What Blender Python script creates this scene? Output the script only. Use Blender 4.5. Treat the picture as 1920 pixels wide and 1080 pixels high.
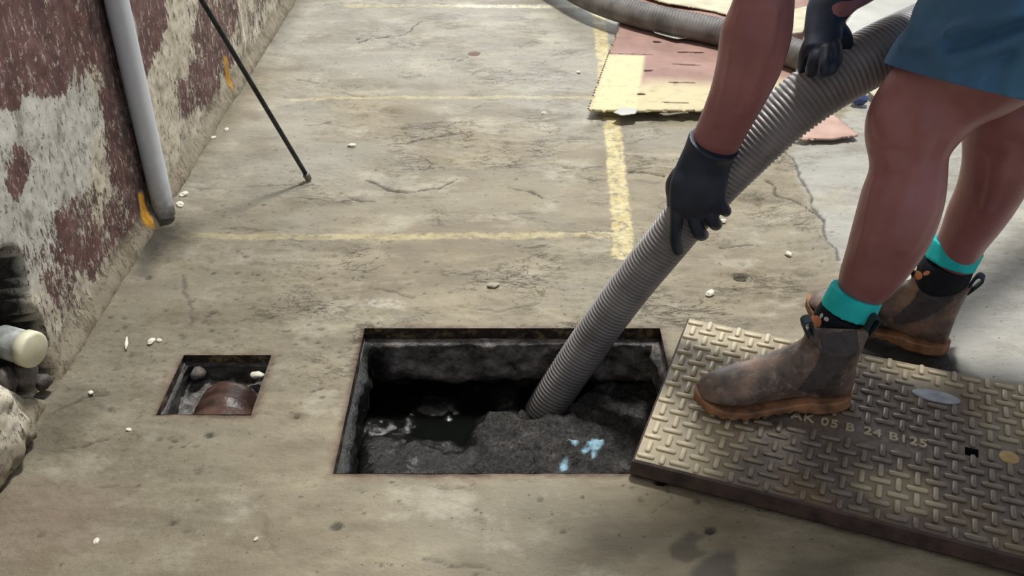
import bpy, bmesh, math, random
import numpy as np
from mathutils import Vector, Matrix, noise as mn
random.seed(4); rng = np.random.default_rng(7)
S = bpy.context.scene; COL = S.collection
for o in list(bpy.data.objects): bpy.data.objects.remove(o)

# ---------------------------------------------------------------- camera, world, lights
F_PX, TH, CAM_H = 1831.0, math.radians(33.2), 1.2
cam = bpy.data.cameras.new('camera'); cam.sensor_width = 36; cam.lens = F_PX / 1920 * 36
cam.clip_start = .02
co = bpy.data.objects.new('camera', cam); COL.objects.link(co)
co.location = (0, 0, CAM_H); co.rotation_euler = (math.pi/2 - TH, 0, 0)
S.camera = co
vs = S.view_settings
vs.view_transform = 'Standard'; vs.look = 'None'; vs.gamma = 1; vs.use_curve_mapping = False
vs.exposure = -0.08
S.display_settings.display_device = 'sRGB'
W = bpy.data.worlds.new('world'); S.world = W; W.use_nodes = True
wn = W.node_tree; wbg = wn.nodes['Background']
wbg.inputs['Color'].default_value = (.80, .83, .90, 1); wbg.inputs['Strength'].default_value = .47

def area(name, loc, target, sx, sy, power, colr):
    l = bpy.data.lights.new(name, 'AREA'); l.shape = 'RECTANGLE'; l.size = sx; l.size_y = sy
    l.energy = power; l.color = colr
    o = bpy.data.objects.new(name, l); COL.objects.link(o); o.location = loc
    o.rotation_euler = (Vector(target) - Vector(loc)).to_track_quat('-Z', 'Y').to_euler()
    return o
area('roof_opening_daylight', (.65, 3.1, 5.6), (.2, 2.1, 0), .8, .8, 420, (1.0, .985, .93))
area('doorway_daylight', (.0, 8.0, 2.3), (.2, 2.2, 0), 3.2, 2.6, 170, (.93, .97, 1.0))

# ---------------------------------------------------------------- placing helpers
ct, st_ = math.cos(TH), math.sin(TH)
def P(px, py, zc):                       # point seen at a pixel at a given distance along the view axis
    a = (px - 960) / F_PX; b = (540 - py) / F_PX
    return Vector((zc*a, zc*(ct + b*st_), CAM_H + zc*(-st_ + b*ct)))
def at(px, py, z=0.0):                   # point seen at a pixel lying at height z
    return P(px, py, (CAM_H - z) / (st_ - (540 - py)/F_PX*ct))
WX = -.895
def wl(px, py):                          # point on the left wall
    return P(px, py, WX*F_PX/(px - 960))

# ---------------------------------------------------------------- object helpers
def tag(o, label=None, cat=None, group=None, kind=None):
    if label: o['label'] = label
    if cat: o['category'] = cat
    if group: o['group'] = group
    if kind: o['kind'] = kind
    return o
def empty(name, loc=(0, 0, 0)):
    o = bpy.data.objects.new(name, None); COL.objects.link(o); o.location = loc; o.empty_display_size = .05
    return o
def link_mesh(name, me, mat, parent=None, smooth=True):
    o = bpy.data.objects.new(name, me); COL.objects.link(o)
    if mat:
        me.materials.clear(); me.materials.append(mat)
    if smooth: me.polygons.foreach_set('use_smooth', [True]*len(me.polygons))
    if parent:
        o.parent = parent; o.matrix_parent_inverse = Matrix.Translation(-Vector(parent_world(parent)))
    return o
def parent_world(p):
    v = Vector(p.location)
    while p.parent:
        v = v*0 + v; p = p.parent
    return v if True else v
def from_bm(name, bm, mat, parent=None, smooth=True):
    me = bpy.data.meshes.new(name); bm.to_mesh(me); bm.free()
    return link_mesh(name, me, mat, parent, smooth)
def attr(me, name, arr):
    a = me.attributes.new(name, 'FLOAT', 'POINT'); a.data.foreach_set('value', np.asarray(arr, dtype=np.float32).ravel())
def remeshed(bm, voxel, smooth_it=3, name='m'):
    me = bpy.data.meshes.new(name); bm.to_mesh(me); bm.free()
    o = bpy.data.objects.new('tmp', me); COL.objects.link(o)
    r = o.modifiers.new('r', 'REMESH'); r.mode = 'VOXEL'; r.voxel_size = voxel; r.use_smooth_shade = True
    if smooth_it:
        s = o.modifiers.new('s', 'SMOOTH'); s.factor = .5; s.iterations = smooth_it
    dg = bpy.context.evaluated_depsgraph_get()
    out = bpy.data.meshes.new_from_object(o.evaluated_get(dg))
    bpy.data.objects.remove(o)
    return out

def ring_loft(bm, rings, cap=True):
    prev = None; first = None
    for r in rings:
        vs_ = [bm.verts.new(p) for p in r]
        if prev:
            n = len(vs_)
            for i in range(n):
                bm.faces.new((prev[i], prev[(i+1) % n], vs_[(i+1) % n], vs_[i]))
        else: first = vs_
        prev = vs_
    if cap:
        bm.faces.new(list(reversed(first))); bm.faces.new(prev)
def ell(c, A, B, n=24, pw=1.0):
    out = []
    for i in range(n):
        t = 2*math.pi*i/n; cx, sx = math.cos(t), math.sin(t)
        if pw != 1.0:
            cx = math.copysign(abs(cx)**pw, cx); sx = math.copysign(abs(sx)**pw, sx)
        out.append(c + A*cx + B*sx)
    return out
def catmull(pts, per=8):
    pts = [Vector(p) for p in pts]; out = []
    n = len(pts)
    for i in range(n-1):
        p0 = pts[max(i-1, 0)]; p1 = pts[i]; p2 = pts[i+1]; p3 = pts[min(i+2, n-1)]
        for k in range(per):
            t = k/per
            out.append(.5*((2*p1) + (p2-p0)*t + (2*p0-5*p1+4*p2-p3)*t*t + (3*p1-p0-3*p2+p3)*t**3))
    out.append(pts[-1]); return out
def limb(bm, stations, n=24, per=5, flip=False):
    """stations: (L, R, ratio) 3-D edge points of a limb and its depth ratio, smoothly interpolated"""
    C = catmull([(Vector(l)+Vector(r))/2 for l, r, q in stations], per)
    A = catmull([(Vector(r)-Vector(l))/2 for l, r, q in stations], per)
    Q = catmull([(q, 0, 0) for l, r, q in stations], per)
    rings = []
    for i, c in enumerate(C):
        ax = (C[min(i+1, len(C)-1)] - C[max(i-1, 0)]).normalized()
        a = A[i]; a = a - ax*a.dot(ax)*.6
        b = ax.cross(a).normalized()*a.length*Q[i].x
        rings.append(ell(c, a, b, n))
    ring_loft(bm, rings)
def tube(bm, pts, radii, n=14, cap=True, round_ends=False):
    pts = [Vector(p) for p in pts]; rings = []; up = Vector((0, 0, 1))
    t0 = (pts[1]-pts[0]).normalized()
    if abs(t0.dot(up)) > .9: up = Vector((1, 0, 0))
    side = t0.cross(up).normalized()
    N = len(pts)
    if round_ends:
        e0 = (pts[0]-pts[1]).normalized(); e1 = (pts[-1]-pts[-2]).normalized()
        pre = [pts[0]+e0*radii[0]*s for s in (.92, .7, .38)]; post = [pts[-1]+e1*radii[-1]*s for s in (.38, .7, .92)]
        radii = [radii[0]*k for k in (.38, .72, .92)] + list(radii) + [radii[-1]*k for k in (.92, .72, .38)]
        pts = pre+pts+post; N = len(pts)
    for i, p in enumerate(pts):
        t = (pts[min(i+1, N-1)] - pts[max(i-1, 0)]).normalized()
        side = (side - t*side.dot(t)).normalized(); b = t.cross(side)
        rings.append(ell(p, side*radii[i], b*radii[i], n))
    ring_loft(bm, rings, cap)
def box(bm, c, s, rot=None, bevel=0):
    r = bmesh.ops.create_cube(bm, size=1)
    vs_ = r['verts']
    M = Matrix.Translation(c) @ (rot.to_4x4() if rot else Matrix()) @ Matrix.Diagonal((*s, 1))
    bmesh.ops.transform(bm, matrix=M, verts=vs_)
    if bevel:
        es = list({e for v in vs_ for e in v.link_edges})
        bmesh.ops.bevel(bm, geom=es, offset=bevel, segments=2, affect='EDGES', clamp_overlap=True)

# ---------------------------------------------------------------- numeric noise
def vnoise(x, y, seed=0):
    r = np.random.default_rng(seed); T = r.random((256, 256))
    xi = np.floor(x).astype(int); yi = np.floor(y).astype(int); xf = x-xi; yf = y-yi
    u = xf*xf*(3-2*xf); v = yf*yf*(3-2*yf)
    a = T[xi % 256, yi % 256]; b = T[(xi+1) % 256, yi % 256]; c = T[xi % 256, (yi+1) % 256]; d = T[(xi+1) % 256, (yi+1) % 256]
    return (a*(1-u)+b*u)*(1-v) + (c*(1-u)+d*u)*v
def fbm(x, y, seed=0, octv=4):
    s = 0; w = 1; tw = 0
    for k in range(octv):
        s = s + w*vnoise(x*2**k + 17.3*k, y*2**k + 9.1*k, seed+k); tw += w; w *= .5
    return s/tw
def sst(a, b, x):
    t = np.clip((x-a)/(b-a), 0, 1); return t*t*(3-2*t)
def dist_poly(X, Y, pts):
    D = np.full(X.shape, 1e9)
    for (x0, y0), (x1, y1) in zip(pts[:-1], pts[1:]):
        dx, dy = x1-x0, y1-y0; L2 = dx*dx+dy*dy+1e-12
        t = np.clip(((X-x0)*dx+(Y-y0)*dy)/L2, 0, 1)
        D = np.minimum(D, np.hypot(X-x0-t*dx, Y-y0-t*dy))
    return D
def in_poly(X, Y, pts):
    ins = np.zeros(X.shape, bool); n = len(pts)
    for i in range(n):
        x0, y0 = pts[i]; x1, y1 = pts[(i+1) % n]
        if y0 == y1: continue
        c = ((y0 > Y) != (y1 > Y)) & (X < (x1-x0)*(Y-y0)/(y1-y0)+x0)
        ins ^= c
    return ins
def sd_poly(X, Y, pts):                  # negative inside
    d = dist_poly(X, Y, list(pts)+[pts[0]])
    return np.where(in_poly(X, Y, pts), -d, d)
def grid_mesh(name, V, nx, ny, keep=None, flip=False):
    """V (nx,ny,3)"""
    idx = np.arange(nx*ny).reshape(nx, ny)
    q = np.stack([idx[:-1, :-1], idx[1:, :-1], idx[1:, 1:], idx[:-1, 1:]], -1).reshape(-1, 4)
    if keep is not None: q = q[keep.reshape(-1)]
    if flip: q = q[:, ::-1]
    me = bpy.data.meshes.new(name)
    me.vertices.add(nx*ny); me.vertices.foreach_set('co', V.astype(np.float32).ravel())
    me.loops.add(q.size); me.loops.foreach_set('vertex_index', q.ravel().astype(np.int32))
    me.polygons.add(len(q)); me.polygons.foreach_set('loop_start', np.arange(0, q.size, 4, dtype=np.int32))
    try: me.polygons.foreach_set('loop_total', np.full(len(q), 4, dtype=np.int32))
    except Exception: pass
    me.update(calc_edges=True); me.validate()
    return me

# ---------------------------------------------------------------- materials
def srgb(r, g, b):
    f = lambda c: (c/255/12.92) if c/255 <= .04045 else ((c/255+.055)/1.055)**2.4
    return (f(r), f(g), f(b), 1)
class Mat:
    def __init__(s, name, rough=.7, metal=0, spec=.5):
        s.m = bpy.data.materials.new(name); s.m.use_nodes = True; s.nt = s.m.node_tree
        s.b = s.nt.nodes['Principled BSDF']
        s.b.inputs['Roughness'].default_value = rough; s.b.inputs['Metallic'].default_value = metal
        s.b.inputs['Specular IOR Level'].default_value = spec
        s.tc = s.nt.nodes.new('ShaderNodeNewGeometry').outputs['Position']
    def n(s, t): return s.nt.nodes.new(t)
    def l(s, a, b): s.nt.links.new(a, b)
    def obj(s): s.tc = s.n('ShaderNodeTexCoord').outputs['Object']; return s
    def map(s, scale=(1, 1, 1), rot=(0, 0, 0)):
        m = s.n('ShaderNodeMapping'); m.inputs['Scale'].default_value = scale; m.inputs['Rotation'].default_value = rot
        s.l(s.tc, m.inputs['Vector']); return m.outputs[0]
    def noise(s, scale, detail=4, rough=.55, vec=None, dist=0):
        x = s.n('ShaderNodeTexNoise'); x.inputs['Scale'].default_value = scale; x.inputs['Detail'].default_value = detail
        x.inputs['Roughness'].default_value = rough; x.inputs['Distortion'].default_value = dist
        s.l(vec or s.tc, x.inputs['Vector']); return x.outputs['Fac']
    def vor(s, scale, vec=None, feat='F1'):
        x = s.n('ShaderNodeTexVoronoi'); x.inputs['Scale'].default_value = scale; x.feature = feat
        s.l(vec or s.tc, x.inputs['Vector']); return x.outputs['Distance']
    def attr(s, name):
        x = s.n('ShaderNodeAttribute'); x.attribute_name = name; return x.outputs['Fac']
    def ramp(s, fac, stops, interp='LINEAR'):
        r = s.n('ShaderNodeValToRGB'); r.color_ramp.interpolation = interp
        e = r.color_ramp.elements
        while len(e) < len(stops): e.new(.5)
        for k, (p, c) in enumerate(stops):
            e[k].position = p; e[k].color = c if hasattr(c, '__len__') else (c, c, c, 1)
        s.l(fac, r.inputs[0]); return r.outputs[0]
    def mix(s, fac, a, b, mode='MIX'):
        x = s.n('ShaderNodeMix'); x.data_type = 'RGBA'; x.blend_type = mode
        for v, i in ((fac, 0), (a, 6), (b, 7)):
            if hasattr(v, 'is_output'): s.l(v, x.inputs[i])
            else: x.inputs[i].default_value = v
        return x.outputs[2]
    def math(s, op, a, b=0.0, clamp=False):
        x = s.n('ShaderNodeMath'); x.operation = op; x.use_clamp = clamp
        for v, i in ((a, 0), (b, 1)):
            if hasattr(v, 'is_output'): s.l(v, x.inputs[i])
            else: x.inputs[i].default_value = v
        return x.outputs[0]
    def col(s, c):
        if hasattr(c, 'is_output'): s.l(c, s.b.inputs['Base Color'])
        else: s.b.inputs['Base Color'].default_value = c
        return s
    def rough(s, r): s.l(r, s.b.inputs['Roughness']); return s
    def bump(s, h, strength=.3, dist=.002):
        prev = s.b.inputs['Normal'].links[0].from_socket if s.b.inputs['Normal'].links else None
        x = s.n('ShaderNodeBump'); x.inputs['Strength'].default_value = strength; x.inputs['Distance'].default_value = dist
        s.l(h, x.inputs['Height'])
        if prev: s.l(prev, x.inputs['Normal'])
        s.l(x.outputs[0], s.b.inputs['Normal']); return s
def simple(name, c1, c2, scale=30, rough=.6, metal=0, bump=.25, bd=.001, spec=.5, detail=5, lo=.35, hi=.65):
    m = Mat(name, rough, metal, spec)
    n = m.noise(scale, detail)
    m.col(m.ramp(n, [(lo, c1), (hi, c2)]))
    if bump: m.bump(m.noise(scale*3, 4), bump, bd)
    return m.m

# floor
m = Mat('concrete floor', .62, 0, .45)
big = m.noise(1.6, 3); mid = m.noise(9, 5, .6, m.map((.6, 1.4, 1))); fine = m.noise(85, 6, .7, m.map((.75, 1.1, 1))); grit = m.noise(420, 3, .6)
c = m.ramp(mid, [(.3, srgb(114, 104, 84)), (.5, srgb(143, 133, 111)), (.72, srgb(166, 156, 134))])
c = m.mix(m.ramp(big, [(.42, 0), (.62, .55)]), c, srgb(142, 137, 122))
c = m.mix(m.attr('grey'), c, m.ramp(mid, [(.3, srgb(150, 148, 141)), (.7, srgb(174, 172, 165))]))
c = m.mix(m.math('MULTIPLY', m.ramp(fine, [(.30, 1), (.44, 0)]), m.attr('rough')), c, srgb(96, 85, 68))
c = m.mix(m.math('MULTIPLY', m.ramp(fine, [(.60, 0), (.75, .55)]), m.attr('rough')), c, srgb(200, 194, 178))
c = m.mix(m.ramp(grit, [(.3, .25), (.5, 0)]), c, srgb(90, 82, 68))
rg = m.math('ABSOLUTE', m.math('SUBTRACT', m.noise(11, 6, .62, m.map((.42, 1.15, 1)), .8), .5))
rg2 = m.math('ABSOLUTE', m.math('SUBTRACT', m.noise(26, 5, .65, m.map((.5, 1.2, 1)), .5), .5))
msk = m.math('MULTIPLY', m.ramp(m.noise(5, 3), [(.48, 0), (.60, 1)]), m.math('MULTIPLY', m.attr('rough'), m.attr('mid')))
creases = m.math('MULTIPLY', m.math('MAXIMUM', m.ramp(rg, [(.004, 1), (.022, 0)]), m.ramp(rg2, [(.0, .8), (.014, 0)])), msk)
c = m.mix(m.math('MULTIPLY', creases, .75), c, srgb(74, 64, 52))
patches = m.ramp(m.noise(3.2, 6, .68, m.map((.8, 1.3, 1))), [(.40, 1), (.5, 0)])
c = m.mix(m.math('MULTIPLY', patches, .45), c, srgb(112, 100, 80))
c = m.mix(m.ramp(m.noise(4.1, 6, .7, m.map((1, 1.4, 1))), [(.54, 0), (.66, .5)]), c, srgb(190, 184, 166))
spots = m.ramp(m.noise(55, 3, .6), [(.66, 0), (.70, 1)])
c = m.mix(m.math('MULTIPLY', spots, .6), c, srgb(70, 62, 52))
pf = m.math('MULTIPLY', m.attr('paint'), m.ramp(m.noise(38, 6, .75), [(.36, 0), (.52, 1)]), True)
c = m.mix(pf, c, m.ramp(m.noise(20, 3), [(.3, srgb(196, 178, 122)), (.7, srgb(226, 214, 168))]))
c = m.mix(m.math('MULTIPLY', m.attr('white'), m.ramp(m.noise(60, 5, .7), [(.4, 0), (.6, 1)])), c, srgb(225, 222, 210))
c = m.mix(m.attr('damp_shade'), c, m.mix(m.ramp(fine, [(.3, .3), (.7, 1)]), srgb(58, 52, 42), srgb(92, 84, 66)))
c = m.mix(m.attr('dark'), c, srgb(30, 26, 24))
c = m.mix(m.attr('rust'), c, srgb(96, 60, 44))
c = m.mix(m.attr('pink'), c, srgb(128, 104, 92))
m.col(c)
wet = m.attr('wet')
m.rough(m.mix(wet, m.ramp(mid, [(.3, .5), (.7, .75)]), (.08, .08, .08, 1)))
m.bump(fine, .7, .005).bump(grit, .35, .0012).bump(m.math('SUBTRACT', 1.0, creases), .8, .004)
M_FLOOR = m.m

# wall
m = Mat('peeling wall paint', .75, 0, .35)
V = m.map((1, 1, .55))
n1 = m.noise(14, 12, .82, V, .5); n2 = m.noise(60, 10, .8, V, .3)
ctrl = m.attr('red')
k = m.math('ADD', m.math('MULTIPLY', ctrl, 1.0), m.math('MULTIPLY', m.math('SUBTRACT', m.math('ADD', m.math('MULTIPLY', n1, .5), m.math('MULTIPLY', n2, .5)), .5), 10.0))
redm = m.ramp(k, [(.47, 0), (.53, 1)])
maroon = m.ramp(m.noise(10, 5, .6), [(.3, srgb(78, 52, 52)), (.55, srgb(104, 72, 70)), (.75, srgb(132, 102, 98))])
plaster = m.ramp(m.noise(9, 6, .65), [(.25, srgb(140, 134, 120)), (.45, srgb(190, 182, 162)), (.7, srgb(220, 212, 194))])
plaster = m.mix(m.attr('cool'), plaster, srgb(198, 198, 196))
plaster = m.mix(m.ramp(m.noise(30, 9, .78, V), [(.34, .85), (.44, 0)]), plaster, srgb(104, 92, 80))
plaster = m.mix(m.ramp(m.noise(11, 8, .75, V), [(.36, .8), (.46, 0)]), plaster, srgb(128, 120, 110))
edge = m.ramp(k, [(.36, 0), (.46, .5), (.5, 0)])
c = m.mix(redm, plaster, maroon)
c = m.mix(edge, c, srgb(84, 70, 62))
n4 = m.noise(75, 8, .8, V, .6)
c = m.mix(m.math('MULTIPLY', redm, m.ramp(n4, [(.56, 0), (.60, .95)])), c, srgb(186, 178, 164))
c = m.mix(m.ramp(n4, [(.41, .85), (.45, 0)]), c, srgb(76, 62, 58))
c = m.mix(m.math('MULTIPLY', m.attr('dark_band'), m.ramp(n2, [(.44, 1), (.58, .25)])), c, srgb(38, 34, 33))
c = m.mix(m.attr('base'), c, m.ramp(n1, [(.3, srgb(96, 86, 72)), (.7, srgb(140, 128, 106))]))
c = m.mix(m.attr('yellow'), c, srgb(190, 140, 50))
c = m.mix(m.attr('hole'), c, m.ramp(n2, [(.35, srgb(22, 21, 22)), (.5, srgb(46, 44, 44)), (.68, srgb(96, 90, 86))]))
m.col(c)
m.bump(redm, .7, .003).bump(n2, .4, .003)
M_WALL = m.m

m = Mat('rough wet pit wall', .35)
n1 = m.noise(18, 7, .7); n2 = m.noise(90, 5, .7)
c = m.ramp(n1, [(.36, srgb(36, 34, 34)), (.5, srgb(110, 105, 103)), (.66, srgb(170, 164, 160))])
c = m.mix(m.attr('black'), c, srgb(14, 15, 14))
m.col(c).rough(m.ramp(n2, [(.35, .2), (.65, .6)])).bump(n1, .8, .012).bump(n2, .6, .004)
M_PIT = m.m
m = Mat('wet black rim', .22)
n1 = m.noise(40, 6, .7); n2 = m.noise(150, 4)
m.col(m.ramp(n1, [(.35, srgb(24, 20, 18)), (.52, srgb(58, 44, 36)), (.62, srgb(120, 104, 70)), (.8, srgb(150, 136, 100))])).rough(m.ramp(n2, [(.4, .12), (.6, .5)])).bump(n1, .9, .008).bump(n2, .7, .003)
M_RIM = m.m
m = Mat('sludge', .12)
n1 = m.noise(26, 7, .7); n2 = m.noise(120, 5, .7); sc = m.attr('scum')
f = m.math('MULTIPLY', sc, m.ramp(n1, [(.32, .1), (.6, 1)]))
c = m.mix(f, srgb(15, 17, 15), m.ramp(n2, [(.3, srgb(38, 37, 37)), (.7, srgb(104, 100, 99))]))
c = m.mix(m.attr('blue'), c, srgb(170, 212, 235))  # sky reflections painted onto the liquid in pale blue
m.col(c).rough(m.mix(f, (.05, .05, .05, 1), (.42, .42, .42, 1))).bump(m.math('MULTIPLY', n1, f), .8, .014).bump(n2, .25, .003)
M_SLUDGE = m.m

m = Mat('cast iron cover', .42, .0, .6)
m.obj()
n1 = m.noise(7, 4); n2 = m.noise(60, 5, .65); n3 = m.noise(300, 3)
c = m.ramp(n2, [(.3, srgb(84, 76, 72)), (.7, srgb(124, 114, 106))])
c = m.mix(m.ramp(n1, [(.45, 0), (.65, .7)]), c, srgb(122, 102, 74))
c = m.mix(m.attr('worn'), c, srgb(196, 184, 156))  # painted light zones of the cover, plus real wear on bar tops
c = m.mix(m.ramp(m.noise(12, 5, .7), [(.58, 0), (.7, .35)]), c, srgb(112, 76, 66))
m.col(c).rough(m.ramp(n2, [(.3, .34), (.7, .6)])).bump(n2, .35, .0015).bump(n3, .3, .0005)
M_IRON = m.m
M_IRON_TOP = simple('worn tread metal', srgb(128, 116, 104), srgb(178, 166, 148), 40, .34, .1, .3, .0006)
M_IRON_SIDE = simple('cover side iron', srgb(52, 42, 40), srgb(84, 66, 62), 30, .6, 0, .6, .003)

m = Mat('dark brown skin', .42, 0, .5)
n1 = m.noise(6, 4); n2 = m.noise(220, 4, .6); n3 = m.noise(28, 5, .65)
c = m.ramp(n1, [(.35, srgb(138, 86, 88)), (.65, srgb(164, 108, 112))])
c = m.mix(m.ramp(n3, [(.62, 0), (.78, .35)]), c, srgb(150, 116, 112))
m.col(c).rough(m.ramp(n3, [(.35, .36), (.65, .52)])).bump(n2, .15, .0006).bump(n3, .12, .002)
m.b.inputs['Coat Weight'].default_value = .25; m.b.inputs['Coat Roughness'].default_value = .38
m.b.inputs['Subsurface Weight'].default_value = .04; m.b.inputs['Subsurface Radius'].default_value = (.01, .004, .003)
M_SKIN = m.m
m = Mat('blue shorts cloth', .85)
n1 = m.noise(5, 3)
m.col(m.ramp(n1, [(.3, srgb(62, 98, 142)), (.7, srgb(70, 116, 154))])).bump(m.noise(500, 2), .2, .0005)
M_SHORTS = m.m
M_SHIRT = simple('shirt cloth', srgb(38, 42, 50), srgb(52, 56, 66), 8, .9, 0, .2)
M_GLOVE = simple('black glove rubber', srgb(24, 31, 48), srgb(36, 46, 68), 25, .5, 0, .25, .0006)
M_SOCK = simple('navy sock knit', srgb(10, 14, 26), srgb(16, 22, 38), 60, .9, 0, .3, .0006)
M_CUFF = simple('turquoise sock cuff', srgb(20, 190, 196), srgb(40, 208, 212), 30, .85, 0, .3, .0005)
M_ORANGE = simple('orange knit motif', srgb(196, 122, 88), srgb(224, 156, 118), 60, .9, 0, .2)
M_MOTIFW = simple('white knit motif', srgb(200, 200, 205), srgb(230, 230, 235), 60, .9, 0, .2)
m = Mat('worn brown leather', .5)
n1 = m.noise(13, 5, .6); n2 = m.noise(60, 5, .65); n3 = m.noise(240, 3)
c = m.ramp(n1, [(.34, srgb(62, 54, 52)), (.48, srgb(104, 88, 80)), (.64, srgb(146, 116, 96))])
c = m.mix(m.ramp(n2, [(.52, 0), (.68, .5)]), c, srgb(156, 146, 136))
m.col(c).rough(m.ramp(n2, [(.3, .36), (.7, .62)])).bump(n3, .3, .0008).bump(n1, .2, .003)
M_LEATHER = m.m
M_ELASTIC = simple('boot elastic', srgb(66, 60, 62), srgb(82, 76, 78), 60, .85, 0, .3, .0006)
M_SOLE = simple('muddy rubber sole', srgb(104, 74, 56), srgb(172, 124, 88), 26, .7, 0, .6, .003)
M_TAB = simple('dark teal pull tab', srgb(26, 44, 50), srgb(44, 64, 70), 40, .8, 0, .3)
M_HAIR = simple('black hair', srgb(14, 12, 12), srgb(26, 22, 20), 80, .8, 0, .6)

m = Mat('grey ribbed hose plastic', .4)
n1 = m.noise(14, 5, .6); n2 = m.noise(90, 4)
c = m.ramp(n1, [(.3, srgb(110, 107, 108)), (.7, srgb(148, 145, 147))])
c = m.mix(m.attr('dirt'), c, srgb(70, 64, 60))
m.col(c).rough(m.ramp(n2, [(.3, .3), (.7, .5)])).bump(n2, .2, .001)
M_HOSE = m.m
M_HOSE2 = simple('dark dusty hose plastic', srgb(74, 70, 68), srgb(118, 114, 112), 12, .55, 0, .3, .002)
m = Mat('white pvc pipe', .45)
n1 = m.noise(8, 5, .6, m.map((1, 1, .3))); n2 = m.noise(60, 5, .7)
c = m.ramp(n1, [(.3, srgb(198, 204, 212)), (.65, srgb(224, 229, 236))])
c = m.mix(m.math('MULTIPLY', m.attr('dirt'), m.ramp(n2, [(.3, 1), (.7, .2)])), c, srgb(92, 90, 76))
m.col(c).bump(n2, .1, .001)
M_PVC = m.m
M_CAPBODY = simple('dirty pvc stub', srgb(120, 124, 122), srgb(178, 182, 176), 30, .5, 0, .4, .002)
M_CAP = simple('cream pvc cap', srgb(206, 200, 168), srgb(228, 224, 200), 20, .45, 0, .2)
M_ROD = simple('black steel rod', srgb(26, 28, 32), srgb(58, 62, 66), 60, .35, .5, .3, .0005)
M_STEEL = simple('grey steel end', srgb(96, 92, 86), srgb(140, 134, 124), 60, .4, .5, .3)
m = Mat('cardboard', .85)
n1 = m.noise(10, 5, .6); n2 = m.noise(120, 3, .6, m.map((1, .1, 1)))
c = m.ramp(n1, [(.3, srgb(138, 108, 100)), (.7, srgb(164, 134, 124))])
c = m.mix(m.math('MULTIPLY', m.attr('cream'), m.ramp(m.noise(30, 5, .7), [(.25, .5), (.5, 1)])), c, srgb(204, 196, 158))
m.col(c).bump(n2, .2, .001)
M_CARD = m.m
M_CARD2 = simple('pale cardboard', srgb(176, 170, 146), srgb(206, 200, 176), 12, .8, 0, .3, .002)
M_CARDP = simple('pink brown cardboard', srgb(164, 134, 124), srgb(188, 158, 146), 12, .85, 0, .3, .002)
M_SHEET = simple('off white sheet', srgb(166, 166, 160), srgb(188, 188, 182), 6, .6, 0, .1)
M_STONE = simple('stone', srgb(110, 104, 94), srgb(176, 168, 150), 60, .8, 0, .6, .002)
M_DSTONE = simple('dark stone', srgb(50, 46, 44), srgb(112, 104, 98), 40, .7, 0, .7, .003)
M_WCHIP = simple('pale plaster chip', srgb(196, 192, 176), srgb(228, 224, 210), 60, .8, 0, .4, .001)
M_CLAY = simple('brown clay pipe', srgb(70, 50, 44), srgb(126, 98, 88), 24, .35, 0, .5, .003)
M_PLATE = simple('pale metal label plate', srgb(150, 156, 166), srgb(184, 190, 198), 40, .4, .2, .2)
M_BLACK = simple('black hollow', srgb(8, 8, 8), srgb(14, 14, 14), 40, .8, 0, .1)
M_BLUE = simple('blue wrapper', srgb(30, 44, 90), srgb(60, 76, 120), 40, .4, 0, .3)
M_BRASS = simple('rusty bolt metal', srgb(176, 146, 96), srgb(206, 184, 130), 40, .45, 0, .4)

# ---------------------------------------------------------------- floor
PX0, PX1, PY0, PY1 = -.311, .312, 1.244, 1.678          # inspection pit
QX0, QX1, QY0, QY1 = -.666, -.489, 1.401, 1.584          # small drain
def merge_axis(segs, must):
    a = np.concatenate([np.arange(s, e, d) for s, e, d in segs]+[[segs[-1][1]]])
    for v in must: a[np.argmin(abs(a-v))] = v
    return a
xs = merge_axis([(WX-.02, 1.15, .005), (1.15, 2.4, .012), (2.4, 6, .1)], [PX0, PX1, QX0, QX1])
ys = merge_axis([(-2.5, .8, .1), (.8, 3.1, .005), (3.1, 4.7, .009), (4.7, 9, .1)], [PY0, PY1, QY0, QY1])
X, Y = np.meshgrid(xs, ys, indexing='ij')
def fl(pts): return [(at(x, y).x, at(x, y).y) for x, y in pts]
wob = (fbm(X*22, Y*22, 3)-.5)*.03
Xw, Yw = X + wob, Y + (fbm(X*22+50, Y*22, 5)-.5)*.03
patch_poly = fl([(1478, 285), (1500, 335), (1520, 372), (1543, 420), (1556, 455), (1575, 490), (1600, 560), (1760, 660), (1800, 700), (2300, 760), (2700, 400), (2300, 60), (1750, 60), (1560, 240)])
grey = sst(.02, -.015, sd_poly(Xw, Yw, patch_poly))
grey = np.maximum(grey, .55*sst(.35, .7, fbm(X*1.7, Y*1.4, 21)+.16*(Y-2.6)))
rough = np.clip(sst(.40, .62, fbm(X*4, Y*6, 11)+.08)*(1-.75*grey), .12, 1)
near = sst(1.35, 1.1, Y); rough *= (1-.55*near)
Z = (fbm(X*9, Y*16, 31)-.5)*.012*rough + (fbm(X*28, Y*62, 37, 3)-.5)*.009*rough + (fbm(X*2, Y*2, 41)-.5)*.008
dark = np.zeros(X.shape); damp_shade = np.zeros(X.shape); paint = np.zeros(X.shape); white = np.zeros(X.shape); wet = np.zeros(X.shape); rust = np.zeros(X.shape); pink = np.zeros(X.shape)
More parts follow.
